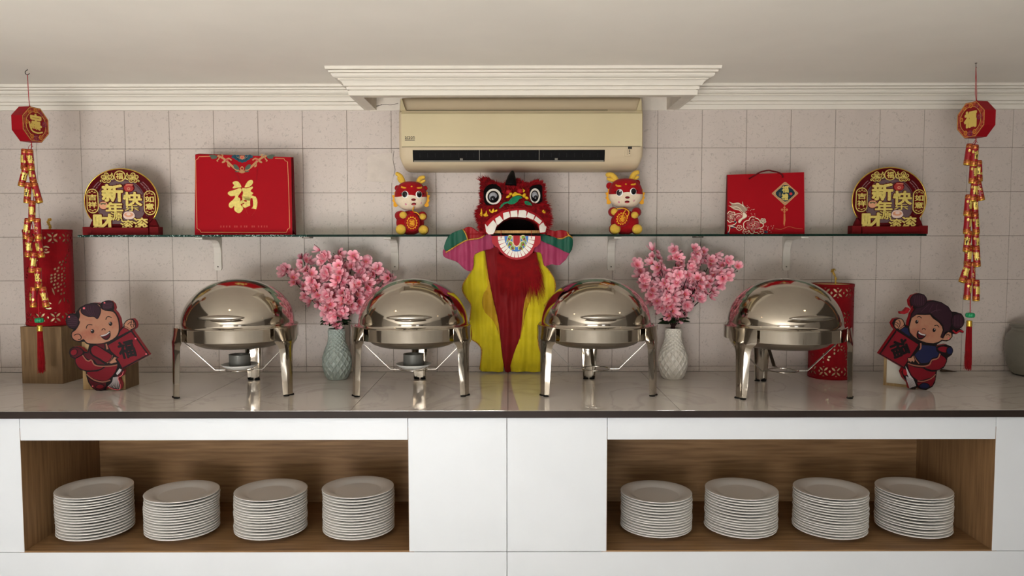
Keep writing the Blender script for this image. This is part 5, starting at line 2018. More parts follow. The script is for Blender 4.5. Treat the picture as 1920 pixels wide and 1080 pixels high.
yl = [(258, 222), (300, 205), (345, 195), (350, 290), (368, 400), (398, 530), (428, 660), (448, 780), (460, 880), (470, 960), (478, 1066), (400, 1066), (330, 1066), (306, 1050), (312, 1000), (320, 950), (318, 900), (290, 860), (250, 835), (240, 770), (235, 700), (243, 620), (245, 580), (210, 530), (184, 480), (190, 430), (220, 380), (250, 330), (262, 280)]
yr = [(690, 215), (745, 205), (762, 250), (775, 300), (805, 335), (840, 390), (853, 450), (840, 510), (775, 585), (770, 700), (748, 790), (726, 835), (735, 900), (752, 950), (750, 1066), (640, 1066), (533, 1066), (540, 980), (568, 900), (598, 820), (614, 700), (625, 600), (648, 500), (685, 400), (684, 300)]
rc = [(345, 190), (400, 165), (560, 175), (700, 180), (702, 260), (692, 400), (652, 510), (628, 600), (617, 720), (592, 860), (542, 985), (530, 1066), (490, 1066), (468, 960), (453, 830), (433, 680), (403, 540), (370, 400), (352, 290)]
cloth('red_panel', rc, S_['red'], -.004, .006)
cloth('yellow_panel', yl, S_['yellow'], .002, .007)
cloth('yellow_panel', yr, S_['yellow'], .002, .007)
cloth('ochre_facing', [(345, 200), (358, 300), (372, 400), (400, 530), (430, 660), (450, 780), (462, 880), (445, 800), (405, 700), (345, 640), (322, 570), (335, 500), (365, 450), (350, 330)], S_['ochre'], .0045, .007)
cloth('ochre_facing', [(684, 260), (735, 330), (742, 420), (700, 470), (668, 560), (640, 640), (620, 740), (598, 830), (614, 720), (625, 600), (648, 500), (682, 400)], S_['ochre'], .0045, .007)
braid('gold_trim', [(262, 285), (250, 335), (218, 385), (188, 432), (182, 480), (208, 530), (243, 582), (241, 640), (234, 700)], .004)
braid('gold_trim', [(248, 836), (290, 862), (318, 902), (320, 950), (306, 1050)], .004)
braid('gold_trim', [(768, 290), (808, 338), (842, 392), (854, 450), (841, 512), (776, 586)], .004)
braid('gold_trim', [(726, 835), (736, 900), (754, 952), (750, 1050)], .004)


def sleeveY(x, y):
    d = abs(x - 560) / 560
    return 3.175 + .03 * max(0, (y - 120) / 200) + .02 * d


cloth('sleeve', [(45, 180), (75, 200), (150, 150), (220, 116), (300, 106), (350, 78), (400, 88), (408, 170), (350, 187), (268, 222), (262, 280), (255, 325), (235, 343), (195, 325), (150, 280), (110, 262), (60, 245), (40, 222)], S_['purple'], -.004, .006, sleeveY)
cloth('sleeve', [(730, 95), (762, 120), (820, 150), (880, 176), (955, 213), (885, 298), (830, 290), (775, 305), (757, 240), (745, 206), (700, 200), (705, 140)], S_['purple'], -.004, .006, sleeveY)
cloth('shoulder', [(75, 95), (110, 65), (150, 48), (188, 38), (206, 70), (220, 113), (150, 148), (75, 196), (48, 178), (55, 140)], S_['green'], .002, .005, sleeveY)
cloth('shoulder', [(742, 80), (765, 74), (850, 98), (890, 108), (945, 86), (975, 100), (980, 150), (956, 212), (880, 177), (815, 148), (750, 120)], S_['green'], .002, .005, sleeveY)
cloth('cuff', [(188, 38), (225, 20), (262, 30), (300, 58), (335, 52), (356, 72), (300, 103), (250, 118), (222, 113), (206, 72)], S_['cuff'], .005, .006, sleeveY)
cloth('cuff', [(775, 38), (805, 38), (850, 52), (895, 42), (945, 58), (950, 85), (890, 108), (850, 96), (790, 74), (772, 66)], S_['cuff'], .005, .006, sleeveY)
braid('gold_braid', [(186, 38), (205, 70), (220, 113)], .009, sleeveY, .0028)
braid('gold_braid', [(345, 80), (300, 104), (220, 115), (150, 150), (100, 182), (60, 206)], .009, sleeveY, .0028)
braid('gold_braid', [(868, 104), (905, 104), (948, 84), (976, 98)], .009, sleeveY, .0028)
braid('gold_braid', [(938, 58), (950, 85)], .009, sleeveY, .0026)

# long red beard falling from under the jaw
bd = MB()
for i in range(1300):
    x0 = frnd.uniform(430, 715)
    y0 = 215 + 40 * (1 - ((x0 - 560) / 160) ** 2) + frnd.uniform(-20, 20)
    u = (x0 - 575) / 140
    ln_ = frnd.uniform(120, 300) * (1.15 if u > .5 else 1)
    sway = 62 * max(0, u) ** 1.5 + frnd.uniform(-6, 6) + 18 * max(0, -u)
    pts = []
    for k in range(5):
        t = k / 4
        x = x0 + sway * t ** 1.2 + 3 * sin(3 * t + x0 * .05)
        y = y0 + ln_ * t
        pts.append(B(x, y, clothY(x, y) - .016 - .012 * (1 - t) - frnd.uniform(0, .003)))
    w = frnd.uniform(.0006, .0012)
    v, f = [], []
    for k, p in enumerate(pts):
        ww = w * (1 - .8 * k / 4)
        v += [p + Vector((-ww, 0, 0)), p + Vector((ww, 0, 0))]
    f = [(2 * k, 2 * k + 1, 2 * k + 3, 2 * k + 2) for k in range(4)]
    bd.add(v, f, 0, True)
bd.build('beard', [mat('red_silky_hair', '#82090f', .5, vary=.15, scale=30)], lion, kind='stuff')

# ------------------------------------------------------------------ hanging firecracker strings
fc_red = mat('glossy_red_paper', '#98121c', .35, vary=.12, scale=90)
fc_band = mat('red_gold_pattern', '#c27a34', .35, .35, color2='#8d1f1a', scale=150, ramp=(.42, .58))
fc_gold = mat('shiny_gold_foil', '#e2b548', .25, .7)
fc_print = mat('gold_foil_print', '#e3c867', .35, .3)
fc_blackp = mat('black_outline_print', '#1a1410', .5)
oct_face = mat('ornate_orange_print', '#b8553a', .5, color2='#8c2320', scale=110, ramp=(.4, .6))
oct_side = mat('red_paper_box', '#940d19', .5)
FCH = '福春財喜吉寶發祥'


def cracker(parent, rot_seed, ch, place=None):
    t = MB()
    r, h = .0125, .080
    t.lathe([(1e-4, 0), (r * .86, 0), (r * .92, .002), (r * .98, .008), (r, .016), (r, h - .014), (r * .97, h - .003), (r * .9, h), (1e-4, h + .001)], 20)
    o = t.build('firecracker', [fc_red], parent)
    for z0, z1 in ((.002, .0165), (h - .016, h - .003)):
        MB().lathe([(r * .99, z0), (r * 1.035, z0 + .001), (r * 1.045, (z0 + z1) / 2), (r * 1.035, z1 - .001), (r * .99, z1)], 20).build('band', [fc_band], o)
    MB().lathe([(r * .8, -.0035), (r * 1.0, -.002), (r * 1.03, .001), (r * .98, .0035), (r * .8, .0038), (1e-4, .0)], 20).build('gold_rim', [fc_gold], o)
    a = Art(0, 0, 1, .0006)
    if ch:
        a.text(ch, 0, -(h * .5), .019, .034, 1, 1, offset=.10)
        a.text(ch, 0, -(h * .5), .0185, .033, 0, 2, offset=.05)
        for s_ in (-1, 1):
            a.ell(s_ * .014, -(h * .5) + .012 * s_, .004, .006, 0, 1, n=10)
    else:
        for q in range(7):
            a.ell(.008 * cos(q * 2.4), -(h * .5) + .017 * sin(q * 1.7), .0042, .005, (0, 2)[q % 2], 1, n=9)
            a.ell(.008 * cos(q * 2.4), -(h * .5) + .017 * sin(q * 1.7), .002, .0025, (2, 0)[q % 2], 2, n=8)

    def wrap(p):
        an = p[0] / r
        rr = r - p[1]
        return (rr * sin(an), -rr * cos(an), p[2])
    a.mb.warp(wrap)
    a.build('lettering', [fc_print, fc_blackp, mat('magenta_dots', '#8d2a55', .5)], o)
    return o


fc_proto = {}


def put_cracker(root, px, py, Y, tilt, dy, idx):
    key = idx % 9
    spin = radians((-30, 25, -15, 40, 10, -40, 20, 0)[idx % 8])
    p = at(px, py, Y + dy) - Vector(root.location)
    if key not in fc_proto:
        o = cracker(root, idx, (FCH + ' ')[key].strip())
        fc_proto[key] = o
    else:
        o = copy_obj(fc_proto[key], root)
    rm = Matrix.Rotation(radians(tilt), 4, 'Y') @ Matrix.Rotation(spin, 4, 'Z')
    o.rotation_euler = rm.to_euler()
    o.location = p - rm.to_3x3() @ Vector((0, 0, .04))
    return o


def string(label, hook, Y, boxc, brot, text, crackers, bead, tassel, hooked):
    hp_ = at(hook[0], hook[1], Y)
    root = thing('firecracker_string', label, 'hanging ornament', (hp_.x, Y, CEIL_Z), group='firecracker strings hung from the ceiling')
    RL = Vector(root.location)

    def Q(px, py, dy=0):
        return at(px, py, Y + dy) - RL
    # hook is screwed into the ceiling
    hk = thing('ceiling_hook', ('black open ' if hooked else 'small grey ') + 'screw hook in the ceiling at the ' + ('left' if hooked else 'right'), 'hook', (hp_.x, Y, CEIL_Z - .0005), group='ceiling hooks')
    if hooked:
        c = [(0, 0, 0), (0, 0, -.004)] + [(.0085 * sin(radians(a)), 0, -.0135 + .0085 * cos(radians(a))) for a in range(-20, -290, -30)]
        MB().tube(c, .0014, 8).build('wire', M['black'], hk)
        top_ = -.021
    else:
        MB().lathe([(1e-4, 0), (.004, 0), (.0045, -.002), (1e-4, -.003)], 12).tube([(0, 0, 0), (0, 0, -.014), (.003, 0, -.017)], .0012, 6).build('wire', M['screw'], hk)
        top_ = -.016
    bc = Q(*boxc)
    R8 = .0735
    tk = .024
    # cord
    o = MB()
    if hooked:
        o.tube([(0, 0, top_), (bc.x * .5, 0, (bc.z + top_) / 2), (bc.x, 0, bc.z + R8 * .9)], .0014, 6)
    else:
        for s_ in (-1, 1):
            o.tube([(0, 0, top_), (s_ * .003 + bc.x * .5, 0, (bc.z + top_) / 2), (bc.x, 0, bc.z + R8 * .9)], .0011, 6)
    o.ellipsoid((bc.x, 0, bc.z + R8 * .97), (.004, .004, .005), nu=10, nv=8)
    o.build('hanging_cord', M['cord'], root)
    # octagonal box
    m_ = MB()
    pts = [(R8 * cos(radians(22.5 + 45 * i)), R8 * sin(radians(22.5 + 45 * i))) for i in range(8)]
    m_.prism(pts, -tk, tk)
    box_ = m_.build('charm_box', [oct_side], root, loc=bc, rot=(0, 0, radians(brot)))
    f = Art(0, 0, 1, .0007)
    f.poly([(x * .985, y * .985) for x, y in pts], 0, 1)
    f.line([(x * .95, y * .95) for x, y in pts], .0012, 2, 2, 0, closed=True)
    inner = [(R8 * .69 * cos(radians(22.5 + 45 * i)), R8 * .69 * sin(radians(22.5 + 45 * i))) for i in range(8)]
    f.poly(smooth_poly(inner, 3), 1, 2)
    f.line(smooth_poly(inner, 3), .0012, 2, 3, 0, closed=True)
    if text == '福':
        f.text('福', 0, -.002, .062, .066, 2, 3, offset=.055)
    else:
        f.text('宝', 0, -.016, .060, .052, 2, 3, offset=.05)
        f.text('招', -.014, .006, .026, .024, 2, 3, offset=.05)
        f.text('財', .012, .008, .026, .026, 2, 3, offset=.05)
        f.line([(-.033, -.008), (-.030, .012), (-.018, .028), (.008, .032), (.033, .026)], .006, 2, 3, 3)
    # small printed motifs round the rim
    for (x, y, rr, mi) in ((.043, -.006, .011, 3), (-.044, -.006, .008, 4), (0, .052, .012, 3), (-.022, .048, .009, 4), (.022, .048, .009, 4), (0, -.054, .009, 4), (.03, -.046, .007, 3), (-.03, -.046, .007, 4)):
        f.ell(x, y, rr, rr, mi, 3, n=14)
        f.ell(x, y, rr * .6, rr * .6, 0, 4, n=12)
        f.ell(x, y, rr * .28, rr * .28, mi, 5, n=8)
    f.mb.warp(lambda p: (p[0], p[1] - tk, p[2]))
    f.build('charm_face', [oct_face, mat('face_red', '#870f17', .5), fc_print, mat('plum_motif', '#7d2a4d', .5), mat('amber_motif', '#d08a35', .5)], box_)
    # cord through the firecrackers
    c0 = Q(*crackers[0][:2])
    b0 = Q(*bead)
    cs = [(bc.x, 0, bc.z - R8 * .9), (bc.x + .002, 0, bc.z - R8 * 1.15)]
    rows = sorted(crackers, key=lambda c: c[1])
    for i in range(0, len(rows) - 1, 2):
        q = (Q(rows[i][0], rows[i][1]) + Q(rows[i + 1][0], rows[i + 1][1])) / 2
        cs.append((q.x, .012, q.z))
    cs.append((b0.x, 0, b0.z))
    o = MB().tube(smooth_poly(cs, 3, False), .0017, 6)
    # loose ends by the knot
    o.tube([(bc.x, 0, bc.z - R8 * 1.05), (bc.x - .008, -.003, bc.z - R8 * 1.18), (bc.x - .012, 0, bc.z - R8 * 1.3)], .0009, 5)
    o.tube([(bc.x, 0, bc.z - R8 * 1.05), (bc.x + .008, -.003, bc.z - R8 * 1.2)], .0009, 5)
    o.build('string_cord', M['cord'], root)
    for i, (px, py, tilt, dy) in enumerate(crackers):
        put_cracker(root, px, py, Y, tilt, dy, i + (0 if hooked else 3))
    # bead, cap and tassel
    m_ = MB()
    m_.lathe([(.003, .0105), (.009, .0095), (.0145, .005), (.0160, 0), (.0145, -.005), (.009, -.0095), (.003, -.0105)], 24, xf=Matrix.Translation(b0))
    for q in range(8):
        a_ = 2 * pi * q / 8
        m_.ellipsoid(b0 + Vector((cos(a_) * .0115, sin(a_) * .0115, 0)), (.0062, .0062, .0098), nu=10, nv=8)
    m_.build('bead', M['green'], root)
    z1, z0 = Q(*tassel[:2]).z, Q(tassel[0], tassel[2]).z
    tx = Q(*tassel[:2]).x
    cap = MB()
    cap.lathe([(1e-4, z1 + .001), (.0095, z1), (.0105, z1 - .005), (.0095, z1 - .009), (.0105, z1 - .012), (.0108, z1 - .021), (.0098, z1 - .024), (1e-4, z1 - .024)], 20, xf=Matrix.Translation((tx, 0, 0)))
    cap.build('tassel_cap', [fc_gold], root)
    th = MB()
    rn = random.Random(3 if hooked else 9)
    for i in range(150):
        a_, rr = rn.uniform(0, 2 * pi), sqrt(rn.random()) * .0095
        x, y = rr * cos(a_), rr * sin(a_)
        zb = z0 + rn.uniform(-.004, .022) * (1 if rn.random() > .15 else 1.6)
        sp = rn.uniform(1.0, 1.55)
        th.tube([(tx + x, y, z1 - .022), (tx + x * (1 + sp) / 2 + rn.uniform(-.001, .001), y * (1 + sp) / 2, (z1 + zb) / 2), (tx + x * sp + rn.uniform(-.0025, .0025), y * sp, zb)], .0007, 3, smooth=True, caps=False)
    th.build('tassel', [mat('red_tassel_thread', '#960d17', .7, vary=.15, scale=60)], root, kind='stuff')
    return root


string('firecracker string with a red octagonal charm hanging at the left', (51, 131), 3.10, (57, 234), 80, '招財', [
    (46, 298, 4, .008), (57, 299, -3, -.012), (60, 325, -8, .012), (44.5, 330, 16, -.01), (52, 361, 6, -.01), (69, 361, -14, .006), (60, 395, 3, -.012), (51, 428, 8, 0), (71, 428, -2, -.008),
    (54, 462, 6, .004), (74.5, 463, -8, -.006), (62, 491, 8, -.016), (71.7, 520, 0, -.014), (63, 556, 4, 0), (83, 556, -10, -.004)], (73.6, 600.5), (74.5, 610, 698), True)
string('firecracker string with a golden 福 charm hanging at the right', (1830, 122), 3.02, (1830, 225), -78, '福', [
    (1816, 289, 7, .006), (1827, 291, 3, -.012), (1835, 320, -4, .01), (1824, 323, 2, -.01), (1826, 357, 5, -.012), (1836, 356, -14, .006), (1815, 384, 4, -.004), (1827.5, 385.5, -3, .012), (1814, 418, 3, -.004), (1829, 418, -6, .002),
    (1814, 452, 5, -.006), (1829, 453, -2, .008), (1815, 478.5, 3, .004), (1831, 480, -5, -.004), (1822, 510, -2, .012), (1810, 510, 18, -.01), (1814.5, 542, 3, -.004), (1830, 544, -2, .002)], (1819, 591), (1817.5, 601, 693), False)


# ------------------------------------------------------------------ red lanterns with cut-out patterns
def lantern(label, x, y, z, rx, ry, h, seed, loop):
    t = thing('cutout_lantern', label, 'lantern', (x, y, z), 0, 'red cut-out lanterns')
    Wd = 2 * pi * (rx + ry) / 2          # unrolled length
    half = Wd / 2
    holes = []

    boxes_ = []

    def hole(pts):
        g0 = .0007
        b_ = (min(p[0] for p in pts) - g0, max(p[0] for p in pts) + g0, min(p[1] for p in pts) - g0, max(p[1] for p in pts) + g0)
        for c, hp in zip(boxes_, holes):
            if b_[0] < c[1] and c[0] < b_[1] and b_[2] < c[3] and c[2] < b_[3]:
                if min((p[0] - q[0]) ** 2 + (p[1] - q[1]) ** 2 for p in pts for q in hp) < .0032 ** 2 or any(inside(p, hp) for p in pts) or any(inside(q, pts) for q in hp):
                    return
        boxes_.append(b_)
        holes.append(pts)

    def lens(cx, cy, L, w, rot):
        r = radians(rot)
        pts = []
        for u, s in ((-1, 0), (-.5, .72), (0, 1), (.5, .72), (1, 0), (.5, -.72), (0, -1), (-.5, -.72)):
            px_, py_ = u * L, s * w
            pts.append((cx + px_ * cos(r) - py_ * sin(r), cy + px_ * sin(r) + py_ * cos(r)))
        hole(pts)

    def quat(cx, cy, s):
        for q in range(4):
            an = 45 + 90 * q
            lens(cx + s * .55 * cos(radians(an)), cy + s * .55 * sin(radians(an)), s * .46, s * .17, an)
        for q in range(2):
            an = 90 + 180 * q
            px_, py_ = cx + s * .72 * cos(radians(an)), cy + s * .72 * sin(radians(an))
            d = s * .2
            sg = 1 if q == 0 else -1
            hole([(px_ - d, py_ + sg * d * .55), (px_, py_ - sg * d * .6), (px_ + d, py_ + sg * d * .55)])

    def dot(cx, cy, a, b_=None, rot=0, n=8):
        hole(ell(cx, cy, a, b_ or a, rot, n))
    nq = int(round(Wd / .053))
    st = Wd / nq
    for i in range(nq):
        for zz in (.036, h - .036):
            quat((i + .5) * st, zz, .026)
            dot((i + .5) * st + st / 2 if i < nq - 1 else st * .02 + .006, zz, .0045, .006)
    # two repeats of the picture: fish, blossom, coins, bead rows
    for k in range(2):
        o = k * half + half * .04

        def X(u):
            return o + u * half * .92
        for i in range(16):
            zz = .075 + i * (h - .15) / 15
            if i in (3, 4, 9, 10):
                continue
            dot(X(.05), zz, .0034, .0044)
        for zc in (.095, .2, h - .1):
            for q in range(5):
                an = 72 * q + 20
                dot(X(.10) + .0115 * cos(radians(an)), zc + .0115 * sin(radians(an)), .0048, .0062, an + 90)
            dot(X(.10), zc, .003)
        for (u, zc) in ((.62, .085), (.62, h - .085)):
            hole([(X(u) + .016 * cos(radians(a)), zc + .016 * sin(radians(a))) for a in (35, 60, 90, 120, 145)] + [(X(u) + .010 * cos(radians(a)), zc + .010 * sin(radians(a))) for a in (140, 90, 40)])
            hole([(X(u) + .016 * cos(radians(a)), zc + .016 * sin(radians(a))) for a in (215, 240, 270, 300, 325)] + [(X(u) + .010 * cos(radians(a)), zc + .010 * sin(radians(a))) for a in (320, 270, 220)])
            dot(X(u), zc, .006, .004)
        # carp with scale-shaped holes, its body bent like a bow
        for r_ in range(12):
            t_ = r_ / 11
            zz = h * .33 + t_ * h * .36
            wd = (2, 3, 4, 4, 5, 5, 5, 4, 4, 3, 3, 2)[r_]
            xc = X(.84) - .020 * sin(pi * t_) + .012 * t_
            for q in range(wd):
                lens(xc + (q - (wd - 1) / 2) * .0128, zz + (.004 if q % 2 else 0), .0062, .0043, 60)
        for q in range(5):
            lens(X(.86) + (q - 2) * .0085, h * .33 - .024 - abs(q - 2) * .004, .014, .0032, 90 + (q - 2) * 14)
        for q in range(4):
            lens(X(.93) + .004 * q, h * .70 + q * .011, .0085, .0036, 130 - 12 * q)
        for q in range(4):
            dot(X(.30) + .012 * q, h * .60 + .005 * (q % 2), .0042, .0052)
            dot(X(.22), h * .28 + .016 * q, .0042, .0056)
        lens(X(.68), h * .52, .028, .0055, 82)
        lens(X(.70), h * .36, .018, .003, 105)
        for q in range(5):
            lens(X(.42) + .013 * cos(radians(72 * q)), h * .68 + .013 * sin(radians(72 * q)), .0085, .0035, 72 * q)
            lens(X(.30) + .012 * cos(radians(72 * q + 30)), h * .34 + .012 * sin(radians(72 * q + 30)), .008, .0035, 72 * q + 30)
        for q in range(5):
            lens(X(.44) - .004 * q, h * .22 + q * .012, .008, .003, 20 + 12 * q)
            lens(X(.27) + .004 * q, h * .50 + q * .013, .009, .0032, 160 - 12 * q)
    cu = bpy.data.curves.new('lantern_skin', 'CURVE')
    cu.dimensions = '2D'
    cu.fill_mode = 'BOTH'
    cu.extrude = .0014

    def spline(pts):
        s_ = cu.splines.new('POLY')
        s_.points.add(len(pts) - 1)
        for i, (a_, b_) in enumerate(pts):
            s_.points[i].co = (a_, b_, 0, 1)
        s_.use_cyclic_u = True
    spline([(0, 0), (Wd, 0), (Wd, h), (0, h)])
    for hl in holes:
        if min(p[0] for p in hl) > .0015 and max(p[0] for p in hl) < Wd - .0015:
            spline(hl)
    co_ = bpy.data.objects.new('lantern_skin', cu)
    COL.objects.link(co_)
    me = bpy.data.meshes.new_from_object(co_.evaluated_get(bpy.context.evaluated_depsgraph_get()))
    bpy.data.objects.remove(co_)
    bpy.data.curves.remove(cu)
    bm = bmesh.new()
    bm.from_mesh(me)
    bpy.data.meshes.remove(me)
    nn = 56
    for i in range(1, nn):
        bmesh.ops.bisect_plane(bm, geom=bm.verts[:] + bm.edges[:] + bm.faces[:], plane_co=(Wd * i / nn, 0, 0), plane_no=(1, 0, 0))
    sk = MB().bm(bm, 0, False)

    def bend(p):
        an = 2 * pi * p[0] / Wd + pi + seed
        k = p[2]
        return ((rx + k) * cos(an), (ry + k) * sin(an), p[1])
    sk.warp(bend)
    sk.build('cutout_skin', [M['redfelt']], t)
    # lining, base, top rim
    lin_ = mat('gold_lantern_lining', '#ead7a0', .35, .1, vary=.1, scale=30)
    E_ = Matrix.Diagonal((1, ry / rx, 1, 1))
    MB().lathe([(rx - .010, .004), (rx - .010, h - .004)], 48, xf=E_).lathe([(1e-4, .002), (rx - .001, .002)], 48, xf=E_).build('lining', [lin_], t)
    MB().lathe([(rx + .002, 0), (rx + .003, .002), (rx + .003, .012), (rx + .0015, .013), (rx - .002, .013), (rx - .002, 0), (rx + .002, 0)], 64, xf=E_).build('base_rim', [M['redfelt']], t)
    MB().lathe([(rx + .002, h - .013), (rx + .003, h - .012), (rx + .003, h - .001), (rx + .001, h), (rx - .002, h), (rx - .003, h - .013), (rx + .002, h - .013)], 64, xf=E_).build('top_rim', [M['redfelt']], t)
    # tinsel handle
    tn = MB()
    rn = random.Random(int(seed * 10) + 5)
    pts = smooth_poly(loop, 5, False)
    for i in range(260):
        u = rn.random() * (len(pts) - 1)
        k = int(u)
        a_, b_ = Vector(pts[k]), Vector(pts[min(k + 1, len(pts) - 1)])
        p = a_ + (b_ - a_) * (u - k)
        d = Vector((rn.uniform(-1, 1), rn.uniform(-1, 1), rn.uniform(-1, 1))).normalized() * rn.uniform(.005, .009)
        s_ = d.orthogonal().normalized() * .0009
        tn.add([p - s_, p + s_, p + d + s_, p + d - s_], [(0, 1, 2, 3)], 0)
    tn.tube(pts, .0018, 6)
    tn.build('tinsel_handle', [M['gold']], t, kind='stuff')
    return t


# left lantern stands on a tall veneer box
YB = 3.20
bx0, bx1 = at(38, 668, YB).x, at(118, 668, YB).x
bz1 = at(78, 612.5, YB).z
wb = thing('wood_box', 'tall veneer box pedestal under the left red lantern', 'box', ((bx0 + bx1) / 2, YB, CT), radians(-4), 'wooden display boxes')
w2, hh = (bx1 - bx0) / 2, bz1 - CT
MB().box(-w2, w2, 0, .012, 0, hh - .0005, bevel=.0008).build('front_panel', [M['woodbox']], wb)
MB().box(-w2, -w2 + .012, .0125, .17, 0, hh - .0005, bevel=.0008).build('side_panel', [M['woodbox']], wb)
MB().box(w2 - .012, w2, .0125, .17, 0, hh - .0005, bevel=.0008).build('side_panel', [M['woodbox']], wb)
MB().box(-w2 + .0125, w2 - .0125, .0125, .17, hh - .013, hh - .0005).build('top_panel', [M['woodbox']], wb)
lx0, lx1 = at(31, 520, 3.22).x, at(119, 520, 3.22).x
lh = at(75, 430, YB).z - bz1
lantern('flattened red cut-out lantern standing on the tall wood box at left', (lx0 + lx1) / 2, 3.285, bz1 + .0005, (lx1 - lx0) / 2 - .003, .075, lh, .0, [(-.0, .0, lh - .01), (.012, 0, lh + .01), (.004, 0, lh + .03), (.012, 0, lh + .045)])
px0, px1 = at(1519, 620, 3.33).x, at(1598, 620, 3.33).x
zt_ = at(1560, 534, 3.24).z
lantern('round red cut-out lantern standing on the counter behind the rightmost chafing dish', (px0 + px1) / 2, 3.335, CT + .0005, (px1 - px0) / 2 - .003, (px1 - px0) / 2 - .003, zt_ - CT, .6, [(0, -.03, zt_ - CT - .02), (.004, -.03, zt_ - CT + .02), (-.006, -.03, zt_ - CT + .045), (-.012, -.03, zt_ - CT + .058), (0, -.03, zt_ - CT + .062)])

# ------------------------------------------------------------------ painted boy and girl cut-outs
fm_ = {'black': mat('figure_black_outline', '#140d0e', .5), 'edge': mat('figure_pink_edge', '#a23b43', .6), 'skin': mat('figure_skin', '#9c6e57', .5, color2='#8d4e3e', scale=12, ramp=(.30, .52)), 'red': mat('figure_red', '#6b0d19', .5, vary=.06, scale=16), 'dred': mat('figure_dark_red', '#480a14', .5), 'hair': mat('figure_plum_hair', '#2c1720', .5),
       'white': mat('figure_white', '#b5adad', .5), 'tan': mat('figure_tan_trim', '#8c5a48', .5), 'navy': mat('figure_navy', '#1c1e3c', .5), 'pink': mat('figure_pink_dot', '#d8646c', .5), 'hairl': mat('figure_hair_line', '#4a2c38', .5), 'bred': mat('figure_bright_red', '#8f151f', .5)}
FM = list(fm_.values())
FI = {k: i for i, k in enumerate(fm_)}


class FigArt(Art):
    """figure artwork: every coloured field gets a painted black outline"""

    def poly(self, pts, mi, lvl=1, smooth=0, back=None, mside=None):
        Art.poly(self, pts, mi, lvl, smooth, back, mside)
        if lvl > 1 and mi in OUTL and len(pts) > 5:
            Art.line(self, smooth_poly(pts, smooth) if smooth else pts, 7.5, FI['black'], lvl + .5, 0, closed=True)
        return self


OUTL = [FI[k] for k in ('skin', 'red', 'dred', 'navy', 'hair')]


class Fig:
    def __init__(self, root, ox, oy, s):
        self.root, self.o, self.s = root, (ox, oy), s

    def part(self, name):
        return FigArt(self.o[0], self.o[1], self.s, .0007)

    def done(self, a, name):
        # drop unused material slots
        used = sorted(set(a.mb.m))
        a.mb.m = [used.index(i) for i in a.mb.m]
        return a.build(name, [FM[i] for i in used], self.root)


s_f = 3.05 * cos(PITCH) / F
# ---- boy
p = at(110 + 440 / 5.4, 731, 3.04)
boy = thing('boy_figure', 'painted wooden boy figure in red holding a red 福 square', 'cutout figure', (p.x, 3.04, CT), 0, 'painted new year child figures')
fg = Fig(boy, 440, 1031, s_f / 5.4)
sil = [(95, 310), (105, 270), (130, 245), (165, 233), (195, 238), (208, 212), (250, 170), (300, 145), (360, 130), (420, 130), (452, 140), (470, 120), (510, 106), (555, 113), (585, 143), (594, 180), (585, 203), (612, 235), (637, 290), (645, 360), (642, 405), (680, 365), (688, 338), (712, 305), (745, 291), (775, 290), (800, 318), (809, 355), (800, 385), (775, 402), (765, 412), (930, 660), (657, 806), (640, 795), (668, 828), (652, 870), (612, 895), (636, 960), (627, 1010), (590, 1024), (495, 985), (480, 1015), (430, 1031), (380, 1026), (330, 990), (300, 940), (285, 880), (280, 830), (220, 810), (180, 760), (172, 705), (130, 680), (115, 640), (125, 600), (160, 577), (200, 574), (245, 592), (275, 625), (303, 630), (325, 556), (298, 548), (275, 525), (220, 530), (165, 510), (140, 470), (150, 425), (172, 403), (130, 385), (100, 350)]
a = fg.part('board')
a.poly(sil, FI['black'], 1, back=.020, mside=FI['edge'])
fg.done(a, 'board')
a = fg.part('head')
a.poly([(207, 300), (230, 290), (240, 250), (232, 212), (262, 175), (320, 143), (400, 136), (448, 150), (458, 180), (500, 205), (560, 212), (600, 235), (628, 295), (636, 360), (630, 430), (595, 482), (530, 522), (450, 545), (380, 548), (320, 543), (290, 528), (270, 500), (235, 518), (190, 515), (158, 488), (150, 455), (160, 425), (185, 410), (215, 372), (238, 320)], FI['skin'], 2, 2)
a.line([(175, 460), (200, 448), (230, 450), (248, 475), (240, 500), (215, 502)], 8, FI['black'], 3)
a.line([(302, 390), (312, 360), (335, 350), (366, 354)], 8, FI['black'], 3)
a.line([(503, 300), (515, 275), (535, 268), (564, 280)], 8, FI['black'], 3)
for x, y in ((364, 418), (550, 342)):
    a.ell(x, y, 18, 21, FI['black'], 3)
    a.ell(x - 5, y - 8, 5, 6, FI['white'], 4, n=8)
a.line([(458, 408), (470, 394), (488, 394), (494, 408)], 7, FI['black'], 3)
a.poly([(437, 458), (455, 460), (500, 445), (538, 414), (546, 432), (545, 470), (525, 498), (500, 508), (470, 495), (450, 475)], FI['black'], 3, 3)
a.poly([(455, 470), (500, 462), (540, 440), (540, 468), (520, 492), (500, 500), (475, 490)], FI['dred'], 4, 3)
a.poly([(446, 462), (500, 448), (536, 422), (538, 432), (500, 460), (455, 470)], FI['white'], 5, 2)
fg.done(a, 'face')
a = fg.part('hair')
a.poly([(255, 205), (270, 172), (310, 148), (360, 138), (410, 142), (445, 170), (455, 205), (445, 248), (418, 290), (385, 268), (330, 268), (285, 250), (262, 230)], FI['hair'], 3, 3)
for k in range(4):
    a.line([(300 + 28 * k, 160), (312 + 22 * k, 205), (355 + 14 * k, 262)], 3, FI['hairl'], 4)
a.ell(287, 183, 11, 11, FI['pink'], 4, n=10)
fg.done(a, 'forelock')
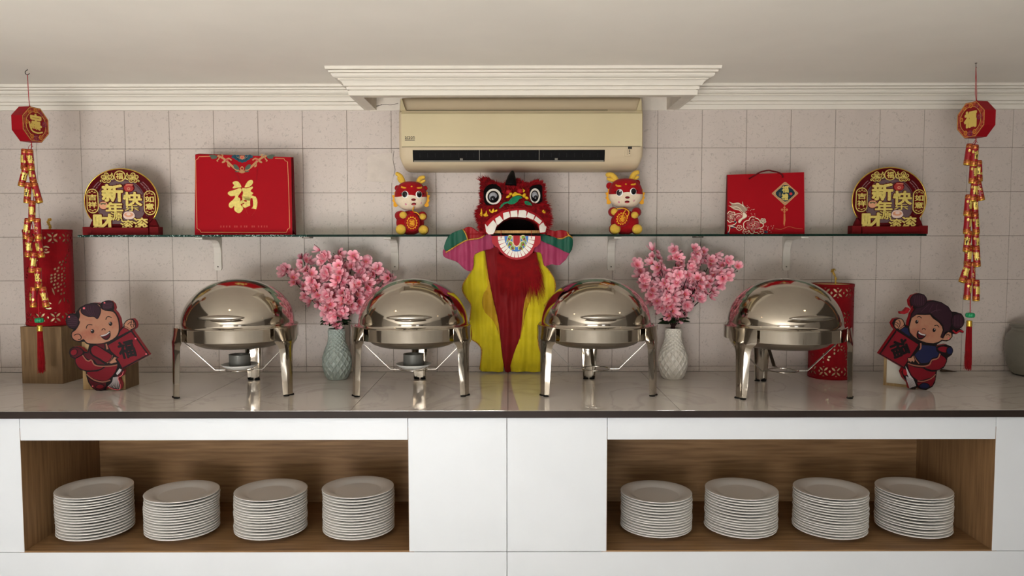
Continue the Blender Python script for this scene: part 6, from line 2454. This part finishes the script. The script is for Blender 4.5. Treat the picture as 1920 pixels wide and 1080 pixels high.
for cx_, cy_, rx_, ry_, rt in ((165, 315, 64, 74, -15), (528, 155, 62, 44, -22)):
    a = fg.part('bun')
    a.ell(cx_, cy_, rx_, ry_, FI['hair'], 3, rt, 24)
    for k in range(5):
        a.line([(cx_ - rx_ * .75, cy_ - ry_ * .5 + k * ry_ * .26), (cx_, cy_ - ry_ * .42 + k * ry_ * .26), (cx_ + rx_ * .75, cy_ - ry_ * .55 + k * ry_ * .26)], 3, FI['hairl'], 4)
    a.ell(cx_ - rx_ * .5, cy_ - ry_ * .6, 9, 9, FI['pink'], 4, n=10)
    fg.done(a, 'hair_bun')
a = fg.part('arm')
a.poly([(612, 480), (645, 415), (680, 378), (735, 405), (748, 412), (620, 478)], FI['red'], 2)
a.line([(690, 372), (722, 388), (750, 405)], 12, FI['tan'], 3, 2)
fg.done(a, 'raised_sleeve')
a = fg.part('hand')
a.poly([(685, 360), (700, 325), (730, 302), (762, 298), (785, 312), (800, 340), (800, 375), (775, 392), (752, 400), (720, 380)], FI['skin'], 2, 2)
for q in ([(760, 305), (762, 335), (752, 352), (765, 380)], [(780, 312), (788, 345), (778, 380)], [(722, 350), (745, 330), (760, 325)], [(750, 350), (775, 352), (795, 350)]):
    a.line(q, 6, FI['black'], 3)
fg.done(a, 'raised_hand')
a = fg.part('square')
a.poly([(513, 560), (757, 422), (918, 655), (656, 796), (622, 735), (600, 700), (622, 690), (590, 668), (545, 625)], FI['red'], 2)
a.text('福', 705, 603, 175, 185, FI['black'], 3, rot=14, offset=.035)
for x, y in ((800, 493), (903, 652)):
    a.ell(x, y, 9, 9, FI['pink'], 3, n=10)
fg.done(a, 'fortune_square')
a = fg.part('sleeve')
a.poly([(340, 620), (350, 580), (390, 562), (430, 580), (490, 620), (552, 662), (540, 705), (490, 738), (430, 700), (360, 660)], FI['red'], 2, 2)
a.line([(556, 662), (545, 705), (500, 742)], 12, FI['tan'], 2, 2)
a.poly([(312, 640), (330, 600), (332, 640), (360, 672), (430, 715), (480, 752), (470, 762), (400, 755), (370, 715), (340, 705), (318, 715), (288, 690), (262, 655), (280, 640)], FI['dred'], 2, 0)
a.poly([(395, 552), (480, 545), (482, 600), (440, 580)], FI['dred'], 2)
a.poly([(492, 548), (505, 545), (520, 600), (500, 605)], FI['tan'], 2)
fg.done(a, 'jacket')
a = fg.part('hand2')
a.poly([(520, 740), (560, 700), (575, 680), (608, 690), (590, 705), (605, 735), (570, 745), (545, 752)], FI['skin'], 2, 2)
fg.done(a, 'lower_hand')
a = fg.part('legs')
a.poly([(180, 700), (250, 662), (290, 705), (318, 722), (340, 715), (362, 725), (378, 765), (420, 775), (460, 778), (450, 800), (380, 818), (290, 822), (225, 800), (190, 760)], FI['red'], 2, 2)
a.poly([(290, 835), (400, 826), (470, 792), (480, 780), (555, 775), (608, 768), (600, 800), (575, 850), (530, 900), (480, 928), (400, 920), (330, 888)], FI['red'], 2, 2)
a.line([(255, 662), (290, 712), (318, 722), (345, 712), (372, 760), (430, 776), (540, 774), (606, 762)], 11, FI['tan'], 3, 3)
a.line([(290, 858), (360, 915), (450, 938), (530, 920)], 12, FI['tan'], 3, 3)
fg.done(a, 'trousers')
a = fg.part('shoe')
a.poly([(122, 640), (132, 605), (165, 585), (205, 582), (245, 602), (262, 635), (230, 672), (180, 692), (140, 672)], FI['dred'], 2, 2)
a.poly([(132, 640), (142, 612), (175, 600), (200, 610), (200, 645), (170, 668), (145, 662)], FI['red'], 3, 2)
fg.done(a, 'raised_shoe')
a = fg.part('shoe')
a.poly([(298, 895), (350, 925), (430, 950), (485, 945), (475, 1000), (430, 1022), (380, 1018), (335, 985)], FI['dred'], 2, 2)
a.poly([(375, 990), (410, 962), (450, 965), (465, 990), (430, 1010), (395, 1005)], FI['red'], 3, 2)
a.ell(346, 982, 8, 8, FI['pink'], 3, n=10)
fg.done(a, 'lower_shoe')
a = fg.part('tassel')
a.poly([(600, 880), (640, 830), (660, 838), (650, 862), (615, 885)], FI['dred'], 2, 2)
a.poly([(625, 800), (648, 812), (628, 845), (600, 868), (590, 850)], FI['white'], 2)
for k in range(8):
    a.line([(560 + 7 * k, 890 - k), (548 + 9 * k, 940), (505 + 16 * k, 985 + 4 * k)], 5, FI['white'], 2, 3)
a.line([(500, 985), (560, 1012), (615, 1018), (632, 985), (618, 930), (608, 895), (650, 868), (664, 828)], 6, FI['pink'], 3, 3)
fg.done(a, 'tassel')

# ---- girl
p = at(1620 + 600 / 5.143, 735, 3.035)
girl = thing('girl_figure', 'painted wooden girl figure in blue and red holding a red 福 square', 'cutout figure', (p.x, 3.035, CT), 0, 'painted new year child figures')
fg = Fig(girl, 600, 1003, s_f / 5.143)
sil = [(410, 130), (440, 82), (500, 62), (550, 75), (578, 118), (582, 138), (640, 130), (705, 145), (770, 180), (825, 243), (862, 244), (915, 260), (945, 310), (938, 365), (905, 405), (946, 432), (940, 450), (905, 440), (870, 460), (838, 456), (836, 482), (815, 515), (780, 530), (738, 524), (690, 558), (682, 582), (720, 568), (780, 558), (830, 580), (848, 620), (836, 660), (795, 690), (790, 730), (760, 790), (697, 815), (692, 870), (682, 930), (656, 975), (600, 1003), (545, 996), (510, 970), (492, 996), (440, 990), (425, 935), (378, 885), (352, 825), (372, 788), (362, 782), (133, 648), (287, 415), (265, 390), (247, 350), (270, 310), (320, 300), (356, 320), (380, 370), (406, 378), (412, 330), (425, 290), (432, 258), (455, 215), (420, 180)]
a = fg.part('board')
a.poly(sil, FI['black'], 1, back=.020, mside=FI['bred'])
# hair ribbon ends
a.poly([(325, 240), (365, 235), (395, 200), (420, 215), (400, 250), (365, 265), (330, 262)], FI['bred'], 1, back=.018)
fg.done(a, 'board')
a = fg.part('hair')
a.poly([(432, 260), (470, 208), (560, 152), (640, 138), (715, 152), (785, 195), (825, 258), (838, 330), (812, 400), (805, 425), (762, 438), (745, 490), (722, 485), (748, 420), (738, 372), (692, 325), (642, 285), (618, 258), (560, 264), (490, 260), (442, 295), (420, 320)], FI['hair'], 2)
a.line([(618, 255), (660, 230), (720, 225)], 4, FI['hairl'], 3)
for k in range(3):
    a.line([(600 + 40 * k, 170), (560 + 55 * k, 205), (520 + 80 * k, 245)], 3, FI['hairl'], 3)
fg.done(a, 'hair')
for cx_, cy_, rx_, ry_ in ((495, 132, 80, 66), (880, 332, 62, 74)):
    a = fg.part('bun')
    a.ell(cx_, cy_, rx_, ry_, FI['hair'], 3, 0, 24)
    for k in range(6):
        a.line([(cx_ - rx_ * .6 + k * rx_ * .24, cy_ - ry_ * .75), (cx_ - rx_ * .5 + k * rx_ * .22, cy_), (cx_ - rx_ * .55 + k * rx_ * .24, cy_ + ry_ * .7)], 3, FI['hairl'], 4)
    fg.done(a, 'hair_bun')
a = fg.part('ribbon')
a.line([(835, 420), (870, 448), (905, 425), (938, 440)], 15, FI['bred'], 3, 3)
a.line([(420, 215), (440, 190), (430, 165)], 8, FI['bred'], 3, 3)
fg.done(a, 'hair_ribbon')
a = fg.part('face')
a.poly([(432, 300), (480, 266), (560, 268), (612, 266), (640, 302), (698, 342), (732, 382), (742, 420), (720, 488), (742, 500), (762, 460), (792, 435), (824, 448), (830, 485), (800, 518), (762, 522), (735, 515), (700, 538), (650, 550), (580, 543), (512, 518), (452, 478), (418, 440), (411, 390)], FI['skin'], 3, 0)
a.line([(770, 470), (790, 460), (808, 475)], 6, FI['black'], 4)
for x, y in ((485, 338), (655, 418)):
    a.ell(x, y, 15, 19, FI['black'], 4, 10)
    a.ell(x + 4, y - 8, 4, 6, FI['white'], 5, n=8)
a.line([(484, 295), (508, 286), (530, 303)], 7, FI['black'], 4)
a.line([(655, 378), (682, 372), (702, 392)], 7, FI['black'], 4)
a.line([(538, 414), (548, 403), (562, 404), (570, 418)], 6, FI['black'], 4)
a.poly([(500, 422), (520, 448), (578, 462), (562, 492), (532, 510), (500, 503), (486, 465)], FI['black'], 4, 3)
a.poly([(500, 450), (530, 468), (562, 472), (552, 490), (530, 500), (506, 495), (493, 465)], FI['dred'], 5, 2)
a.poly([(504, 432), (525, 450), (572, 463), (565, 472), (525, 463), (502, 448)], FI['white'], 6, 0)
a.ell(797, 500, 7, 7, FI['pink'], 4, n=8)
fg.done(a, 'face')
a = fg.part('hand')
a.poly([(272, 350), (285, 320), (322, 306), (350, 322), (366, 368), (325, 402), (302, 410), (270, 385)], FI['skin'], 2, 2)
for q in ([(280, 345), (300, 350), (310, 365)], [(275, 365), (295, 372), (305, 388)], [(310, 320), (325, 345), (318, 385), (302, 405)]):
    a.line(q, 6, FI['black'], 3)
fg.done(a, 'raised_hand')
a = fg.part('sleeve')
a.poly([(328, 418), (365, 388), (402, 396), (412, 430), (428, 465), (422, 482), (380, 460)], FI['navy'], 2)
a.line([(318, 412), (345, 395), (368, 378)], 9, FI['tan'], 3, 2)
fg.done(a, 'raised_sleeve')
a = fg.part('square')
a.poly([(292, 425), (508, 560), (372, 776), (142, 645)], FI['red'], 2)
a.line([(290, 432), (142, 652)], 7, FI['black'], 3, 0)
a.text('福', 328, 592, 170, 178, FI['black'], 4, rot=-68, offset=.035)
fg.done(a, 'fortune_square')
a = fg.part('jacket')
a.poly([(520, 605), (545, 562), (620, 566), (678, 575), (688, 620), (714, 645), (690, 688), (648, 690), (632, 720), (600, 742), (540, 745), (500, 705), (470, 660)], FI['navy'], 2, 0)
a.line([(530, 545), (532, 590), (518, 610)], 13, FI['tan'], 3, 2)
a.line([(465, 668), (490, 710), (520, 745)], 7, FI['tan'], 3, 2)
fg.done(a, 'jacket')
a = fg.part('hand2')
a.poly([(405, 690), (440, 685), (462, 665), (480, 710), (470, 735), (452, 720), (440, 735), (425, 722), (415, 728)], FI['skin'], 3, 0)
fg.done(a, 'lower_hand')
a = fg.part('skirt')
a.poly([(410, 752), (480, 778), (555, 785), (600, 812), (650, 822), (688, 822), (676, 855), (640, 885), (560, 910), (512, 912), (450, 865), (420, 805)], FI['red'], 2, 0)
a.poly([(572, 780), (632, 745), (655, 706), (700, 702), (730, 660), (770, 685), (786, 715), (768, 770), (720, 803), (652, 812), (600, 798)], FI['red'], 2, 0)
a.line([(410, 742), (470, 762), (560, 772), (620, 755), (642, 712), (700, 694), (720, 648)], 12, FI['tan'], 3, 3)
a.line([(510, 915), (570, 918), (640, 892), (684, 850)], 10, FI['tan'], 3, 3)
fg.done(a, 'trousers')
a = fg.part('shoe')
a.poly([(692, 600), (730, 575), (780, 580), (800, 600), (778, 640), (722, 628)], FI['red'], 2, 2)
a.ell(812, 620, 30, 36, FI['navy'], 3, 0, 20)
fg.done(a, 'raised_shoe')
a = fg.part('shoe')
a.poly([(502, 928), (600, 918), (680, 865), (684, 900), (658, 962), (600, 993), (550, 986), (518, 962)], FI['red'], 2, 0)
a.poly([(525, 968), (560, 935), (605, 940), (630, 968), (600, 990), (555, 988)], FI['navy'], 3, 2)
fg.done(a, 'lower_shoe')
a = fg.part('tassel')
a.poly([(375, 795), (400, 815), (408, 850), (385, 862), (365, 830)], FI['bred'], 2, 2)
a.poly([(390, 770), (408, 800), (440, 860), (468, 895), (430, 885), (410, 850)], FI['white'], 2, 0)
for k in range(8):
    a.line([(398 + 9 * k, 868 + 3 * k), (412 + 9 * k, 915), (438 + 8 * k, 985 - 3 * k)], 5, FI['white'], 3, 3)
fg.done(a, 'tassel')


# wooden display boxes behind the figures
def display_box(label, x0, x1, Yf, h, d, rz, open_front):
    t = thing('wood_box', label, 'box', ((x0 + x1) / 2, Yf, CT), rz, 'wooden display boxes')
    w = (x1 - x0) / 2
    if open_front:
        e = .011
        MB().box(-w, w, 0, d, 0, e, bevel=.0006).build('bottom_board', [M['paleply']], t)
        MB().box(-w, w, 0, d, h - e, h, bevel=.0006).build('top_board', [M['paleply']], t)
        MB().box(-w, -w + e, 0, d, e, h - e, bevel=.0006).build('side_board', [M['paleply']], t)
        MB().box(w - e, w, 0, d, e, h - e, bevel=.0006).build('side_board', [M['paleply']], t)
        MB().box(-w + e, w - e, .004, .01, e, h - e).build('inset_panel', [mat('cream_inset', '#cfc8ba', .5)], t)
    else:
        MB().box(-w, w, 0, d, 0, h, bevel=.001).build('carcass', [M['paleply']], t)
        MB().box(w - .004, w + .001, .001, d - .001, .001, h - .001).build('side_panel', [M['woodbox']], t)
    return t


q0, q1 = at(157, 730, 3.07).x, at(236, 730, 3.07).x
display_box('pale wooden box standing behind the boy figure', q0, q1, 3.066, at(200, 640, 3.07).z - CT, .115, 0, False)
q0, q1 = at(1651, 735, 3.13).x, at(1720, 735, 3.06).x
t = display_box('pale wooden box with a white inset side behind the girl figure', -.065, .065, 0, at(1700, 655, 3.08).z - CT, .12, 0, True)
t.location = (at(1683, 722, 3.1).x + .012, 3.10, CT)
t.rotation_euler.z = radians(-38)
